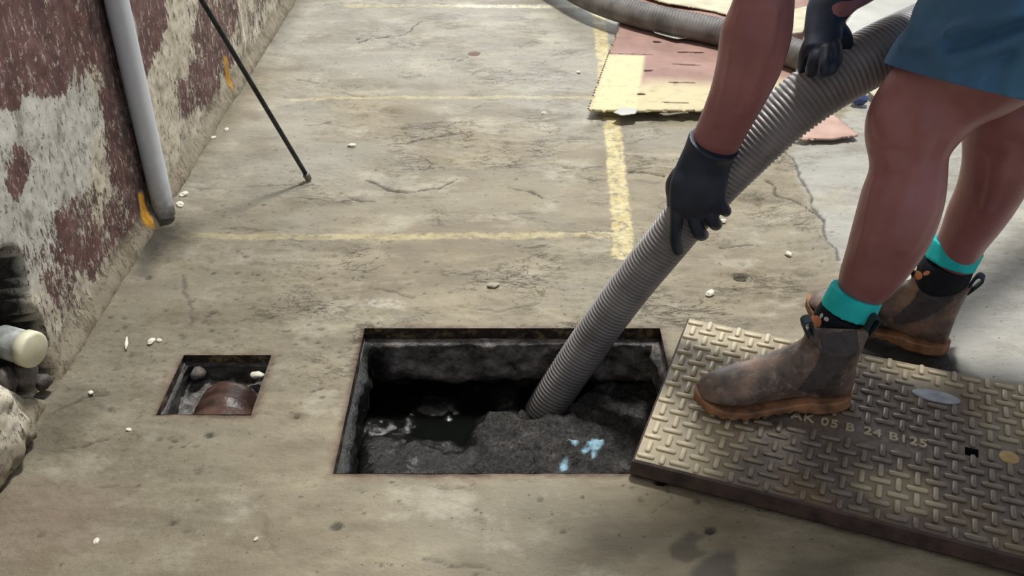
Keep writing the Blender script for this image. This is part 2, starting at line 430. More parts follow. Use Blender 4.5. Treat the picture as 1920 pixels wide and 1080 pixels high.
cracks = [([(670, 80), (700, 73), (740, 68), (772, 58), (790, 42)], .008, .8), ([(605, 10), (660, 5), (700, 9)], .006, .5),
 ([(690, 340), (720, 355), (760, 362), (820, 353), (860, 338)], .009, .8), ([(655, 375), (678, 377), (705, 378)], .005, .7),
 ([(950, 355), (985, 360), (1022, 371)], .006, .8), ([(1042, 325), (1090, 318), (1130, 313)], .004, .6), ([(1180, 322), (1215, 325), (1238, 330)], .005, .7),
 ([(1470, 275), (1490, 310), (1510, 345), (1525, 385), (1543, 420), (1556, 452), (1574, 488)], .006, .75),
 ([(1440, 340), (1458, 365), (1485, 378), (1512, 388), (1530, 402)], .006, .75), ([(1348, 464), (1380, 462), (1410, 458)], .004, .7),
 ([(730, 270), (790, 262), (850, 250)], .006, .45), ([(560, 150), (600, 155)], .004, .5), ([(400, 430), (450, 425), (520, 432)], .004, .4),
 ([(350, 350), (430, 352), (560, 345), (600, 350)], .012, .35), ([(1380, 230), (1400, 260)], .004, .4),
 ([(345, 515), (352, 560), (360, 610)], .006, .5), ([(1050, 520), (1010, 516), (960, 528)], .004, .3), ([(860, 575), (930, 585), (1010, 575)], .004, .45),
 ([(100, 780), (150, 745), (195, 735)], .005, .5), ([(200, 820), (130, 835)], .005, .5), ([(120, 915), (260, 922)], .003, .35), ([(470, 950), (530, 1040)], .006, .2)]
for k in range(46):
    cx, cy = rng.uniform(-.8, 1.0), rng.uniform(1.05, 3.6); L = rng.uniform(.02, .12); a = rng.normal(0, .5)
    cracks.append(([(cx, cy), (cx+L*math.cos(a)*.6, cy+L*math.sin(a)*.5+.01*rng.normal()), (cx+L*math.cos(a), cy+L*math.sin(a))], rng.uniform(.0025, .006), rng.uniform(.25, .6)))
for pts, w, s in cracks:
    if pts[0][0] > 20 or pts[0][1] > 20: pts = fl(pts)
    d = dist_poly(Xw, Yw, pts); w = min(w, .0055); wv = w*(.4+1.2*fbm(X*40, Y*40, 51, 2))
    e = sst(1, .25, d/wv); dark = np.maximum(dark, e*s); Z -= e*.004*s
    Z += sst(4, 1, d/wv)*(1-e)*.0015*s
for (px, py, r, s, dep) in [(888, 101, .024, .0, .004), (1391, 517, .018, .75, .008), (630, 990, .011, .7, .003), (390, 815, .008, .8, .003), (600, 730, .006, .7, .003), (588, 735, .005, .7, .003),
     (1328, 996, .010, .8, .004), (280, 520, .010, .6, .003), (1610, 35, .02, .0, .003), (885, 985, .02, .0, .004), (1245, 330, .006, .7, .003), (670, 75, .01, .7, .003), (215, 690, .006, .6, .002), (1300, 940, .006, .6, .002), (1200, 938, .005, .5, .002)]:
    p = at(px, py); d = np.hypot(Xw*.6+X*.4-p.x, (Yw*.6+Y*.4-p.y)*1.1); e = sst(1.15, .8, d/r)
    Z -= e*dep; dark = np.maximum(dark, e*s)
    if px == 888: rust = np.maximum(rust, e*.85)
for k in range(560):                       # small pock marks and chips
    cx, cy = (rng.uniform(-.85, 1.2), rng.uniform(.95, 3.8)) if k < 300 else (rng.normal(-.55, .2), rng.normal(1.75, .3))
    if cx < -.88 or cy < .85: continue
    r = rng.uniform(.002, .007 if k > 300 else .005)
    i0, i1 = np.searchsorted(xs, [cx-.02, cx+.02]); j0, j1 = np.searchsorted(ys, [cy-.02, cy+.02])
    d = np.hypot(X[i0:i1, j0:j1]-cx, (Y[i0:i1, j0:j1]-cy)*1.3)
    e = sst(1.3, .5, d/r); dark[i0:i1, j0:j1] = np.maximum(dark[i0:i1, j0:j1], e*rng.uniform(.3, .75)); Z[i0:i1, j0:j1] -= e*.002
def line(pts, w, s):
    global paint
    d = dist_poly(X, Y, pts) + (fbm(X*60, Y*60, 61, 2)-.5)*.012
    paint = np.maximum(paint, sst(w*.5+.003, w*.5-.004, d)*s)
line([(.262, 1.98), (.271, 2.07), (.304, 2.79), (.334, 3.65), (.36, 4.6)], .050, .8)
line([(-.88, 2.07), (-.4, 2.062), (.27, 2.072)], .028, .45)
line([(-.70, 2.93), (-.44, 2.945), (.3, 2.95)], .022, .35)
line([(-.66, 3.9), (-.35, 3.9), (.33, 3.9)], .035, .45)
d = dist_poly(X, Y, [(-.2, 3.9), (.2, 3.9)]); white = np.maximum(white, sst(.03, .015, d)*.8)
d = sd_poly(Xw, Yw, fl([(690, 560), (750, 556), (760, 578), (700, 580)])); white = np.maximum(white, sst(.006, -.006, d)*.35)
# damp along the wall foot, with shadow painted in under the pipe
wallD = X-WX
damp_shade = np.maximum(damp_shade, sst(.10, .0, wallD+wob*1.5)*.65*(.5+.6*fbm(X*10, Y*10, 71)))
pb = at(310, 430); damp_shade = np.maximum(damp_shade, sst(.16, .03, np.hypot((Xw-pb.x-.01), (Yw-pb.y+.05)*.8))*.95)
d = sd_poly(Xw, Yw, fl([(262, 450), (285, 425), (330, 418), (335, 438), (300, 470), (285, 520), (255, 520)])); dark = np.maximum(dark, sst(.02, -.02, d)*.6)  # shadow at the pipe foot, painted darker
pb = at(120, 790); damp_shade = np.maximum(damp_shade, sst(.16, .02, np.hypot((Xw-pb.x)*1.3, (Yw-pb.y)*.7))*.8)
lf = sst(-.15, -.75, X)*sst(3.0, 1.9, Y)
damp_shade = np.maximum(damp_shade, lf*.42*(.6+.8*fbm(X*6, Y*6, 75)))
pinkc = at(60, 970); pink = sst(.22, .04, np.hypot(X-pinkc.x, (Y-pinkc.y)*1.6))*.35
# dark stains, and shade painted under the far boot
def blob(poly, soft, s, arr):
    d = sd_poly(Xw, Yw, fl(poly)); return np.maximum(arr, sst(soft, -soft, d)*s)
dark = blob([(1600, 612), (1745, 650), (1792, 650), (1800, 700), (1700, 700), (1590, 670)], .008, .93, dark)  # black shade between far boot and cover, painted on the floor
spl = [(1245, 1025), (1270, 1010), (1290, 995), (1318, 1008), (1305, 1022), (1325, 1045), (1290, 1050), (1260, 1040)]
dark = blob(spl, .006, .55, dark)
spl2 = [(1300, 1060), (1340, 1040), (1375, 1035), (1370, 1062), (1390, 1100), (1330, 1140), (1250, 1130)]
dark = blob(spl2, .008, .65, dark); wet = blob(spl2, .01, .55, wet)
dark = blob([(1600, 1075), (1480, 1060), (1450, 1100), (1600, 1120)], .03, .35, dark)
Z += wet*(fbm(X*120, Y*120, 91, 2)-.5)*.006
# broken edges round the openings
def rect_d(x0, x1, y0, y1):
    dx = np.maximum(np.maximum(x0-X, X-x1), 0); dy = np.maximum(np.maximum(y0-Y, Y-y1), 0); return np.hypot(dx, dy)
for (a, b, c_, d_) in ((PX0, PX1, PY0, PY1), (QX0, QX1, QY0, QY1)):
    d = rect_d(a, b, c_, d_)
    Z -= sst(.012, 0, d)*.004*fbm(X*50, Y*50, 95)
    dark = np.maximum(dark, sst(.012, .001, d+(fbm(X*70, Y*70, 96)-.45)*.016)*.6)
    rust = np.maximum(rust, sst(.024, .006, d+(fbm(X*40, Y*40, 97)-.5)*.03)*.3)
    Z *= np.where(d < .001, .3, 1)
cpos = np.array([.205, 1.236]); # chip in the floor under the cover corner
d = sd_poly(Xw, Yw, fl([(1228, 905), (1250, 912), (1292, 905), (1288, 900), (1240, 898)])); e = sst(.004, -.004, d); Z -= e*.012; dark = np.maximum(dark, e*.8)
Z = np.where((X > .2) & (X < 1.05) & (Y > 1.0) & (Y < 1.68), np.minimum(Z, .0), Z)
Vv = np.stack([X, Y, Z], -1)
xc = (xs[:-1]+xs[1:])/2; yc = (ys[:-1]+ys[1:])/2
keep = np.ones((len(xs)-1, len(ys)-1), bool)
for (a, b, c_, d_) in ((PX0, PX1, PY0, PY1), (QX0, QX1, QY0, QY1)):
    keep &= ~(((xc > a) & (xc < b))[:, None] & ((yc > c_) & (yc < d_))[None, :])
me = grid_mesh('floor', Vv, len(xs), len(ys), keep)
for nme, arr in (('dark', dark), ('damp_shade', damp_shade), ('paint', paint), ('white', white), ('wet', wet), ('rust', rust), ('pink', pink), ('grey', grey), ('rough', rough), ('mid', sst(1.25, 1.75, Y)*sst(-.75, -.4, X)*.8+.1)): attr(me, nme, np.clip(arr, 0, 1))
tag(link_mesh('floor', me, M_FLOOR), kind='structure')

# ---------------------------------------------------------------- wall
ya = merge_axis([(-1.5, .9, .05), (.9, 3.2, .005), (3.2, 5, .01), (5, 8.5, .1)], [])
za = merge_axis([(-.03, .85, .005), (.85, 1.1, .02), (1.1, 2.8, .1)], [])
YY, ZZ = np.meshgrid(ya, za, indexing='ij')
def wp(pts): return [(wl(x, y).y, wl(x, y).z) for x, y in pts]
Yn = YY+(fbm(YY*14, ZZ*14, 101)-.5)*.09; Zn = ZZ+(fbm(YY*14+30, ZZ*14, 103)-.5)*.09
red = np.full(YY.shape, .05)
def rblob(poly, s, soft=.025):
    global red
    d = sd_poly(Yn, Zn, wp(poly)); red += sst(soft, -soft, d)*s
rblob([(-400, -300), (215, -300), (225, 100), (215, 150), (190, 128), (130, 135), (110, 175), (75, 165), (40, 190), (0, 205), (-400, 260)], 1.5)
rblob([(15, 275), (60, 270), (65, 320), (40, 360), (15, 345)], 1.3, .01)
rblob([(-30, 225), (8, 225), (8, 275), (-30, 280)], 1.2, .01)
rblob([(60, 165), (85, 175), (75, 205), (55, 190)], 1.0, .01)
rblob([(238, -20), (305, -20), (310, 60), (300, 100), (272, 140), (260, 90)], 1.4)
rblob([(180, 150), (225, 150), (255, 260), (285, 400), (272, 440), (215, 330), (200, 240)], 1.0)
rblob([(330, -60), (440, -60), (440, 120), (400, 200), (345, 220), (335, 150), (370, 90)], .75)
rblob([(110, 380), (180, 330), (270, 420), (230, 480), (170, 520), (100, 470)], .65)
rblob([(100, 480), (190, 430), (160, 560), (120, 600), (90, 560)], .45)
rblob([(480, -20), (540, -60), (500, 20), (470, 60)], .4)
red -= .55*sst(.02, -.03, sd_poly(Yn, Zn, wp([(20, 190), (100, 160), (200, 250), (190, 330), (110, 400), (0, 460), (-50, 300)])))
red -= .9*sst(.02, -.03, sd_poly(Yn, Zn, wp([(300, 90), (345, -40), (400, -60), (360, 60), (325, 160), (345, 280), (310, 300), (280, 160)])))
cool = sst(.03, -.03, sd_poly(Yn, Zn, wp([(-100, 200), (60, 170), (160, 130), (200, 200), (150, 420), (60, 560), (-50, 480)])))*.6
dark_band = sst(.02, -.015, sd_poly(Yn, Zn, wp([(130, -60), (225, -60), (240, 100), (270, 250), (310, 420), (262, 430), (240, 330), (215, 200), (190, 100), (165, 30)])))*.85  # near-black band on the wall beside the pipe
dark_band = np.maximum(dark_band, .5*sst(.03, -.02, sd_poly(Yn, Zn, wp([(225, 240), (262, 260), (275, 400), (240, 400)]))))
dark_band = np.maximum(dark_band, .97*sst(.014, -.014, sd_poly(YY+(Yn-YY)*.4, ZZ+(Zn-ZZ)*.4, wp([(190, -60), (222, -60), (225, 0), (262, 200), (300, 420), (268, 435), (246, 330), (214, 170), (186, 0)]))))
hp = wp([(-120, 465), (0, 468), (38, 472), (56, 520), (66, 570), (80, 600), (96, 650), (100, 700), (98, 745), (60, 748), (30, 735), (0, 705), (-120, 640)])
dh = sd_poly(YY+(fbm(YY*20, ZZ*20, 111, 2)-.5)*.016, ZZ+(fbm(YY*20+9, ZZ*20, 113, 2)-.5)*.016, hp)
hole = sst(.004, -.010, dh)
base = sst(.075, .045, ZZ+(fbm(YY*9, ZZ*9, 121)-.5)*.05)*.8
yel = np.zeros(YY.shape)
for c_ in ([(262, 362), (272, 365), (279, 410), (278, 432), (268, 425)], [(420, 105), (427, 108), (435, 150), (434, 172), (427, 150)]):
    yel = np.maximum(yel, sst(.003, -.003, sd_poly(YY+(Yn-YY)*.1, ZZ+(Zn-ZZ)*.1, wp(c_))))
XX = WX + (fbm(YY*8, ZZ*8, 131)-.5)*.010 + (fbm(YY*45, ZZ*45, 137, 3)-.5)*.004 - .004
XX += sst(.06, .0, ZZ)*.018                         # mortar fillet at the foot
XX -= hole*(.05+.10*fbm(YY*22, ZZ*22, 141)) + sst(-.02, -.08, dh)*.05
bulge = sst(.03, -.03, sd_poly(Yn, Zn, wp([(-200, 700), (0, 745), (35, 770), (45, 800), (20, 830), (0, 880), (-200, 1100)])))
XX += bulge*.045*(.6+.6*fbm(YY*20, ZZ*20, 151))
hole = np.where(XX < WX-.02, 1, hole)
me = grid_mesh('wall_left', np.stack([XX, YY, ZZ], -1), len(ya), len(za))
for nme, arr in (('red', red), ('cool', cool), ('dark_band', dark_band), ('hole', hole), ('base', base), ('yellow', yel)): attr(me, nme, arr)
tag(link_mesh('wall_left', me, M_WALL), kind='structure')

# ---------------------------------------------------------------- inspection pit
pit = empty('inspection_pit', ((PX0+PX1)/2, (PY0+PY1)/2, -.34))
tag(pit, 'open rectangular inspection pit in the concrete floor with a wet black rim', 'drain pit')
def ring_walls(x0, x1, y0, y1, zs, offs, seed, amp, step=.006):
    """walls of a rectangular shaft, profile given by depth list zs and outward offsets"""
    per = []
    nx = int((x1-x0)/step); ny = int((y1-y0)/step)
    for i in range(nx): per.append((x0+(x1-x0)*i/nx, y0, 0, -1))
    for i in range(ny): per.append((x1, y0+(y1-y0)*i/ny, 1, 0))
    for i in range(nx): per.append((x1-(x1-x0)*i/nx, y1, 0, 1))
    for i in range(ny): per.append((x0, y1-(y1-y0)*i/ny, -1, 0))
    per.append(per[0]); per = np.array(per); n = len(per)
    zf = np.concatenate([np.linspace(zs[k], zs[k+1], max(2, int(abs(zs[k+1]-zs[k])/step)+1))[:-1] for k in range(len(zs)-1)]+[[zs[-1]]])
    of = np.interp(-zf, [-z for z in zs], offs)
    A, B = np.meshgrid(np.arange(n), zf, indexing='ij'); O = np.broadcast_to(of, A.shape)
    u = A*step
    u = np.where(A == n-1, 0, u)
    nz = (fbm(u*14, B*14+40, seed)-.5)*amp + (fbm(u*60, B*60+40, seed+5, 2)-.5)*amp*.35
    nz = nz*sst(0, -.01, B-zf[0])
    D = O+nz
    cx, cy = (x0+x1)/2, (y0+y1)/2
    gx = per[A, 0]; gy = per[A, 1]
    fx = (gx-cx)/((x1-x0)/2); fy = (gy-cy)/((y1-y0)/2)
    Xo = gx+per[A, 2]*D + np.where(per[A, 2] == 0, fx*D, 0); Yo = gy+per[A, 3]*D + np.where(per[A, 3] == 0, fy*D, 0)
    V = np.stack([Xo, Yo, B], -1)
    me = grid_mesh('w', V, n, len(zf)); return me, B
me, B = ring_walls(PX0, PX1, PY0, PY1, [.0005, -.030], [0, .002], 201, .004, .005)
link_mesh('rim_frame', me, M_RIM, pit)
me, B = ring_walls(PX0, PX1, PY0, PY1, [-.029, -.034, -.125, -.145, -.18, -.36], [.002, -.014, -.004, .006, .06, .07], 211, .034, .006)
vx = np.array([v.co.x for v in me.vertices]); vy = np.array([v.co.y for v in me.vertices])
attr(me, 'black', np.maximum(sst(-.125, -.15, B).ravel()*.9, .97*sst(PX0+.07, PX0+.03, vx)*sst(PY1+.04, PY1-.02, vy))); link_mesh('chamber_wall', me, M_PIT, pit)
# liquid
lx = np.arange(PX0-.10, PX1+.10, .005); ly = np.arange(PY0-.10, PY1+.10, .005)
LX, LY = np.meshgrid(lx, ly, indexing='ij')
def fz(pts, z): return [(at(x, y, z).x, at(x, y, z).y) for x, y in pts]
sw = (fbm(LX*16, LY*16, 221)-.5)*.08
d1 = sd_poly(LX+sw, LY+sw, fz([(900, 790), (1000, 800), (1060, 790), (1100, 740), (1140, 715), (1200, 730), (1240, 780), (1240, 920), (880, 920), (880, 830)], -.2))
d2 = sd_poly(LX+sw, LY+sw, fz([(680, 830), (740, 815), (800, 850), (900, 850), (900, 940), (680, 940)], -.2))
scum = np.maximum(sst(.02, -.02, d1), .42*sst(.02, -.02, d2)); scum = np.maximum(scum, .25*sst(.5, .7, fbm(LX*12, LY*12, 231)))
blue = np.zeros(LX.shape)  # spots where sky glints are painted
for (px, py, r) in ((1072, 852, .012), (1112, 858, .015), (1094, 866, .008), (1062, 882, .009), (1110, 872, .007)):
    p = at(px, py, -.19); blue = np.maximum(blue, sst(1.1, .7, np.hypot(LX-p.x+sw*.35, LY-p.y+sw*.35)/r)*1.25)
LZ = -.2 + scum*(.002+.045*fbm(LX*16, LY*16, 241)+.03*fbm(LX*45, LY*45, 247, 3)) + (fbm(LX*20, LY*20, 243)-.5)*.002
me = grid_mesh('sludge', np.stack([LX, LY, LZ], -1), len(lx), len(ly)); attr(me, 'scum', scum); attr(me, 'blue', blue*0.8)
tag(link_mesh('sludge_water', me, M_SLUDGE), 'black sewage water with grey scum filling the bottom of the open pit', 'sludge', kind='stuff')

# small drain
dr = empty('square_drain', ((QX0+QX1)/2, (QY0+QY1)/2, -.07))
tag(dr, 'small square drain hole left of the large pit, brown clay pipe inside', 'drain')
me, B = ring_walls(QX0, QX1, QY0, QY1, [.0005, -.020], [0, .001], 301, .006, .004)
link_mesh('rim_frame', me, M_RIM, dr)
me, B = ring_walls(QX0, QX1, QY0, QY1, [-.019, -.022, -.09], [.001, -.006, -.003], 311, .016, .004)
attr(me, 'black', B*0+.75); link_mesh('chamber_wall', me, M_PIT, dr)
qx = np.arange(QX0-.01, QX1+.012, .004); qy = np.arange(QY0-.01, QY1+.012, .004)
GX, GY = np.meshgrid(qx, qy, indexing='ij')
GZ = -.075+.028*fbm(GX*45, GY*45, 321)+(fbm(GX*120, GY*120, 322)-.5)*.012
me = grid_mesh('drain_rubble', np.stack([GX, GY, GZ], -1), len(qx), len(qy)); attr(me, 'black', fbm(GX*40, GY*40, 330)*.6)
r_ = link_mesh('rubble_bed', me, M_PIT, dr); r_['kind'] = 'stuff'
bm = bmesh.new()
cx = (QX0+QX1)/2+.016
rings = []
for k in range(15):                       # collapsed clay pipe crown
    t = k/14; y = QY0+.012+t*.125
    rr = .060*math.sqrt(max(0.02, 1-max(0, (t-.55)/.47)**2)) * (1+.05*math.sin(t*9))
    rings.append([Vector((cx+(rr+.004*mn.noise(Vector((a*.8, t*5, 0))))*math.cos(a), y, -.056+(rr*.85-.012*(t < .3))*math.sin(a)+.004*mn.noise(Vector((a*2, t*9, 3))))) for a in [math.pi*j/20 for j in range(21)]])
for a, b in zip(rings[:-1], rings[1:]):
    pass
vr = [[bm.verts.new(p) for p in r] for r in rings]
for i in range(len(vr)-1):
    for j in range(20): bm.faces.new((vr[i][j], vr[i+1][j], vr[i+1][j+1], vr[i][j+1]))
bmesh.ops.solidify(bm, geom=bm.faces[:], thickness=.008)
from_bm('clay_pipe', bm, M_CLAY, dr)

# ---------------------------------------------------------------- rocks and chips
def rock_mesh(r, seed, sq=(1, 1, .6), sub=2, amp=.35):
    bm = bmesh.new(); bmesh.ops.create_icosphere(bm, subdivisions=sub, radius=1)
    for v in bm.verts:
        k = 1+amp*(mn.noise(v.co*1.3+Vector((seed*3.1, seed*1.7, 0)))+.5*mn.noise(v.co*3+Vector((seed, 0, 5))))
        v.co = Vector((v.co.x*sq[0], v.co.y*sq[1], v.co.z*sq[2]))*k*r
    return bm
def rock(name, loc, r, seed, mat, label, cat, group=None, sq=(1, 1, .6), rz=0, sub=2):
    o = from_bm(name, rock_mesh(r, seed, sq, sub), mat, smooth=r > .012); o.location = loc; o.rotation_euler = (0, 0, rz)
    return tag(o, label, cat, group)
def drain_point(px, py, z): return at(px, py, z)
rock('broken_rubble', at(372, 700, -.035), .016, 3, M_DSTONE, 'grey broken mortar lump at the left inside the small square drain', 'rubble', sq=(1, 1, .8))
rock('plaster_chip', at(483, 703, -.03), .013, 5, M_WCHIP, 'pale chip at the right inside the small square drain', 'chip', sq=(1.1, .7, .5))
chips = [(660, 273, .011, 'pale pebble in the open floor between the steel rod foot and the black hole stain'), (284, 640, .009, 'pale pebble near the wall left of the small square drain'),
 (298, 638, .006, 'tiny chip touching the pale pebble left of the small square drain'), (1331, 551, .011, 'flat pale stone on the floor just behind the tread cover'), (1478, 476, .009, 'yellowish chip beside the cracked edge of the smooth cement patch'),
 (925, 536, .012, 'round grey pebble on the floor behind the pit, left of the hose'), (181, 1015, .006, 'tiny white chip near the bottom left of the floor'),
 (242, 805, .005, 'tiny pale chip on the floor below and left of the small square drain'), (345, 365, .012, 'pale plaster crumb right behind the foot of the white pipe'), (338, 384, .012, 'yellowish plaster crumb touching the foot of the white pipe'),
 (1355, 415, .009, 'whitish chip on the floor below the front gloved fingers'), (425, 243, .008, 'small pale chip at the wall foot, farther up the wall than its neighbour chip'), (399, 258, .009, 'small pale chip at the wall foot between the white pipe and the steel rod top'), (480, 1010, .004, 'tiny chip on the floor in front of the pit, lowest left of the pit corner'), (170, 735, .005, 'tiny pale chip on the floor beside the capped pipe stub'), (1020, 212, .008, 'small pale chip on the floor left of the slotted cardboard front corner'), (1085, 135, .008, 'small pale chip on the floor beside the left edge of the slotted cardboard')]
for i, (px, py, r, lb) in enumerate(chips):
    p = at(px, py, .002); p.z = r*.3
    rock('floor_chip', p, r, 20+i, M_STONE if i == 5 else M_WCHIP, lb or 'tiny pale loose chip lying on the bare concrete floor', 'chip', 'loose chips on the floor', sq=(1.2, .8, .5), rz=i*1.3)
# pale leaf-like splinter
bm = bmesh.new(); tube(bm, [at(236, 655, .004), at(237, 645, .006), at(238, 632, .005)], [.002, .004, .0015], 8)
tag(from_bm('wood_splinter', bm, M_WCHIP), 'thin pale splinter lying on the floor between wall and small drain', 'splinter')

# ---------------------------------------------------------------- wall hole contents
ce = P(66, 657, .862*F_PX/(960-66)); ax = Vector((.93, -.34, -.02)).normalized()
stub = empty('capped_pipe_stub', ce - ax*.19)
tag(stub, 'short grey pipe stub with cream end cap sticking out of the hole in the wall', 'pipe')
bm = bmesh.new(); tube(bm, [ce-ax*.2, ce-ax*.075, ce-ax*.074, ce-ax*.02], [.026, .026, .031, .031], 32)
from_bm('pipe_body', bm, M_CAPBODY, stub)
bm = bmesh.new(); tube(bm, [ce-ax*.022, ce-ax*.0215, ce-ax*.006, ce-ax*.002, ce], [.030, .034, .034, .0325, .028], 40)
from_bm('end_cap', bm, M_CAP, stub)['label'] = 'cream end cap'
def wallpt(px, py, x): return P(px, py, -x*F_PX/(960-px)*-1 if False else (-x)*F_PX/(960-px))
rock('hole_stone', wallpt(47, 705, -.90), .026, 41, M_DSTONE, 'grey stone in the wall hole directly under the capped pipe stub', 'stone', sq=(.9, 1, 1.1))
rock('hole_stone', wallpt(80, 716, -.895), .018, 43, M_DSTONE, 'small brownish stone at the right corner of the wall hole', 'stone', sq=(.9, 1, 1))
rock('hole_stone', wallpt(12, 715, -.92), .026, 45, M_DSTONE, 'dark stone at the far left edge of the wall hole below the pipe', 'stone', sq=(.9, 1, 1))

# ---------------------------------------------------------------- white pipe on the wall
b0 = at(309, 402, .012); top = Vector((b0.x-.008, b0.y+.0, 2.2))
R = .0265
pts = [b0+(top-b0)*t for t in np.linspace(0, 1, 60)]
vp = empty('wall_pipe', (b0.x, b0.y, 0)); tag(vp, 'white plastic pipe running up the peeling wall, dirty at its foot', 'pipe')
bm = bmesh.new(); tube(bm, pts, [R]*60, 36)
o = from_bm('pipe_body', bm, M_PVC, vp)
zz = np.array([v.co.z for v in o.data.vertices]); attr(o.data, 'dirt', sst(.12, .0, zz)*.9+.12)

# steel rod leaning against the wall
rb = at(579, 336, .006)
q = P(378, 0, 1.0); cam_p = Vector((0, 0, CAM_H))
n_pl = (rb-cam_p).cross(q-cam_p)               # plane seen as the rod's line
tz = 1.25; tx = WX+.01
ty = -(n_pl.x*tx + n_pl.z*(tz-CAM_H))/n_pl.y
rt = Vector((tx, ty, tz))
rod = empty('steel_rod', rb); tag(rod, 'thin black steel rod standing on the floor and leaning to the wall', 'rod')
bm = bmesh.new(); tube(bm, [rb.lerp(rt, t) for t in np.linspace(0.012, 1, 20)], [.0062]*20, 16)
from_bm('shaft', bm, M_ROD, rod)
bm = bmesh.new(); tube(bm, [rb, rb.lerp(rt, .012), rb.lerp(rt, .016)], [.0085, .010, .007], 16)
from_bm('end_collar', bm, M_STEEL, rod)['label'] = 'grey steel collar at the foot'

# ---------------------------------------------------------------- access cover
cv = empty('access_cover', (.205, 1.236, .0)); tag(cv, 'rectangular cast iron cover with raised basketweave tread, pushed half off the pit', 'manhole cover')
U = Vector((.558, -.209, 0)).normalized(); Vd = Vector((-U.y, U.x, 0)); O0 = Vector((.205, 1.236, .006)); CW, CH, CT = .660, .455, .034
CZ = O0.z+CT
rotc = Matrix((U, Vd, Vector((0, 0, 1)))).transposed()
def cvp(u, v, z=0): return O0+U*u+Vd*v+Vector((0, 0, CT+z))
def cover_uv(px, py):
    p = at(px, py, CZ)-O0; return p.dot(U), p.dot(Vd)
ku, kv = cover_uv(1822, 848); 
bm = bmesh.new()
gu = np.array(sorted(set(list(np.linspace(.004, CW-.004, 60))+[ku-.011, ku+.011]))); gv = np.array(sorted(set(list(np.linspace(.004, CH-.004, 46))+[kv-.011, kv+.011])))
grid = {}
for i, u in enumerate(gu):
    for j, v in enumerate(gv): grid[i, j] = bm.verts.new(cvp(u, v, 0))
for i in range(len(gu)-1):
    for j in range(len(gv)-1):
        uc, vc = (gu[i]+gu[i+1])/2, (gv[j]+gv[j+1])/2
        if abs(uc-ku) < .011 and abs(vc-kv) < .011: continue
        bm.faces.new((grid[i, j], grid[i+1, j], grid[i+1, j+1], grid[i, j+1]))
o = from_bm('top_plate', bm, M_IRON, cv)
uv = np.array([[(v.co-O0).dot(U), (v.co-O0).dot(Vd)] for v in o.data.vertices])
def litmap(u, v):  # lit zones and arm shadow painted as paler and darker iron
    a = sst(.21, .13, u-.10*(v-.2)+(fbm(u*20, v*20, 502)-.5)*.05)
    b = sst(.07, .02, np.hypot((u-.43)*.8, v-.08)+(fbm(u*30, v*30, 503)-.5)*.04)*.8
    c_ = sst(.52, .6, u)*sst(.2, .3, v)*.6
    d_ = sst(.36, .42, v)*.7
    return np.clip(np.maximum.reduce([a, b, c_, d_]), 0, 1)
attr(o.data, 'worn', litmap(uv[:, 0], uv[:, 1])*.55)  # plate gets only the painted light zones
bm = bmesh.new()                          # body below the tread plate: side skirt with bevelled top edge
loops = []
for z, e in ((0, .004), (-.003, 0.0), (-CT+.003, -.002), (-CT, .002)):
    loops.append([cvp(a, b, z) for a, b in ((e, e), (CW-e, e), (CW-e, CH-e), (e, CH-e))])
ring_loft(bm, loops, False)
bm.faces.new([bm.verts.new(cvp(a, b, -CT)) for a, b in ((0, 0), (0, CH), (CW, CH), (CW, 0))])
from_bm('side_skirt', bm, M_IRON_SIDE, cv, False)
bm = bmesh.new()
ks = [cvp(ku+a, kv+b, 0) for a, b in ((-.011, -.011), (.011, -.011), (.011, .011), (-.011, .011))]
ring_loft(bm, [ks, [p-Vector((0, 0, .026)) for p in ks]], False); bm.faces.new([bm.verts.new(p-Vector((0, 0, .026))) for p in ks])
from_bm('key_hole', bm, M_BLACK, cv, False)['label'] = 'square black lifting hole'
# tread bars
du, dv = .0335, .0165; panelU = cover_uv(1590, 790); pu, pv = .318, .265
bm = bmesh.new(); barpos = []
eu, ev = cover_uv(1755, 745); bu, bv = cover_uv(1892, 858)
nrow = int(CH/dv); 
Pu, Pv = .0292, .0262
gi = int(CW/Pu)+2; gj = int(CH/Pv)+2
tu0, tv0 = cover_uv(1472, 790); tu1, _ = cover_uv(1745, 840)
bar_s = []
for i in range(-1, gi):
    for j in range(-1, gj):
        u = .020+i*Pu; v = .016+j*Pv
        if u > CW-.012 or v > CH-.012 or u < .008 or v < .008: continue
        horiz = (i+j) % 2 == 0
        if tu0-.012 < u < tu1 and tv0-.014 < v < tv0+.036: continue
        if abs(u-eu) < .046 and abs(v-ev) < .026: continue
        if abs(u-ku) < .020 and abs(v-kv) < .020: continue
        if abs(u-bu) < .022 and abs(v-bv) < .020: continue
        bar_s.append((u, v, horiz))
for (u, v, hz) in bar_s:
    L, w = (.0345 if hz else .0300), .0092
    c0 = cvp(u, v, 0)
    a = (U if hz else Vd)*(L/2); b = (Vd if hz else U)*(w/2)
    if hz: a = min(L/2, u-.005, CW-.005-u)*U
    else: a = min(L/2, v-.005, CH-.005-v)*Vd
    def rr(s, t, z):
        pts_ = []
        for q_ in range(16):
            an = 2*math.pi*q_/16; ca, sa = math.cos(an), math.sin(an)
            ex = a.normalized()*(a.length-w/2)*(1 if ca > 0 else -1)
            pts_.append(c0+ex+a.normalized()*ca*w/2*s+b*sa*s+Vector((0, 0, z)))
        return pts_
    ring_loft(bm, [rr(1.15, 1, -.0005), rr(1, 1, .0030), rr(.78, .7, .0046)])
    
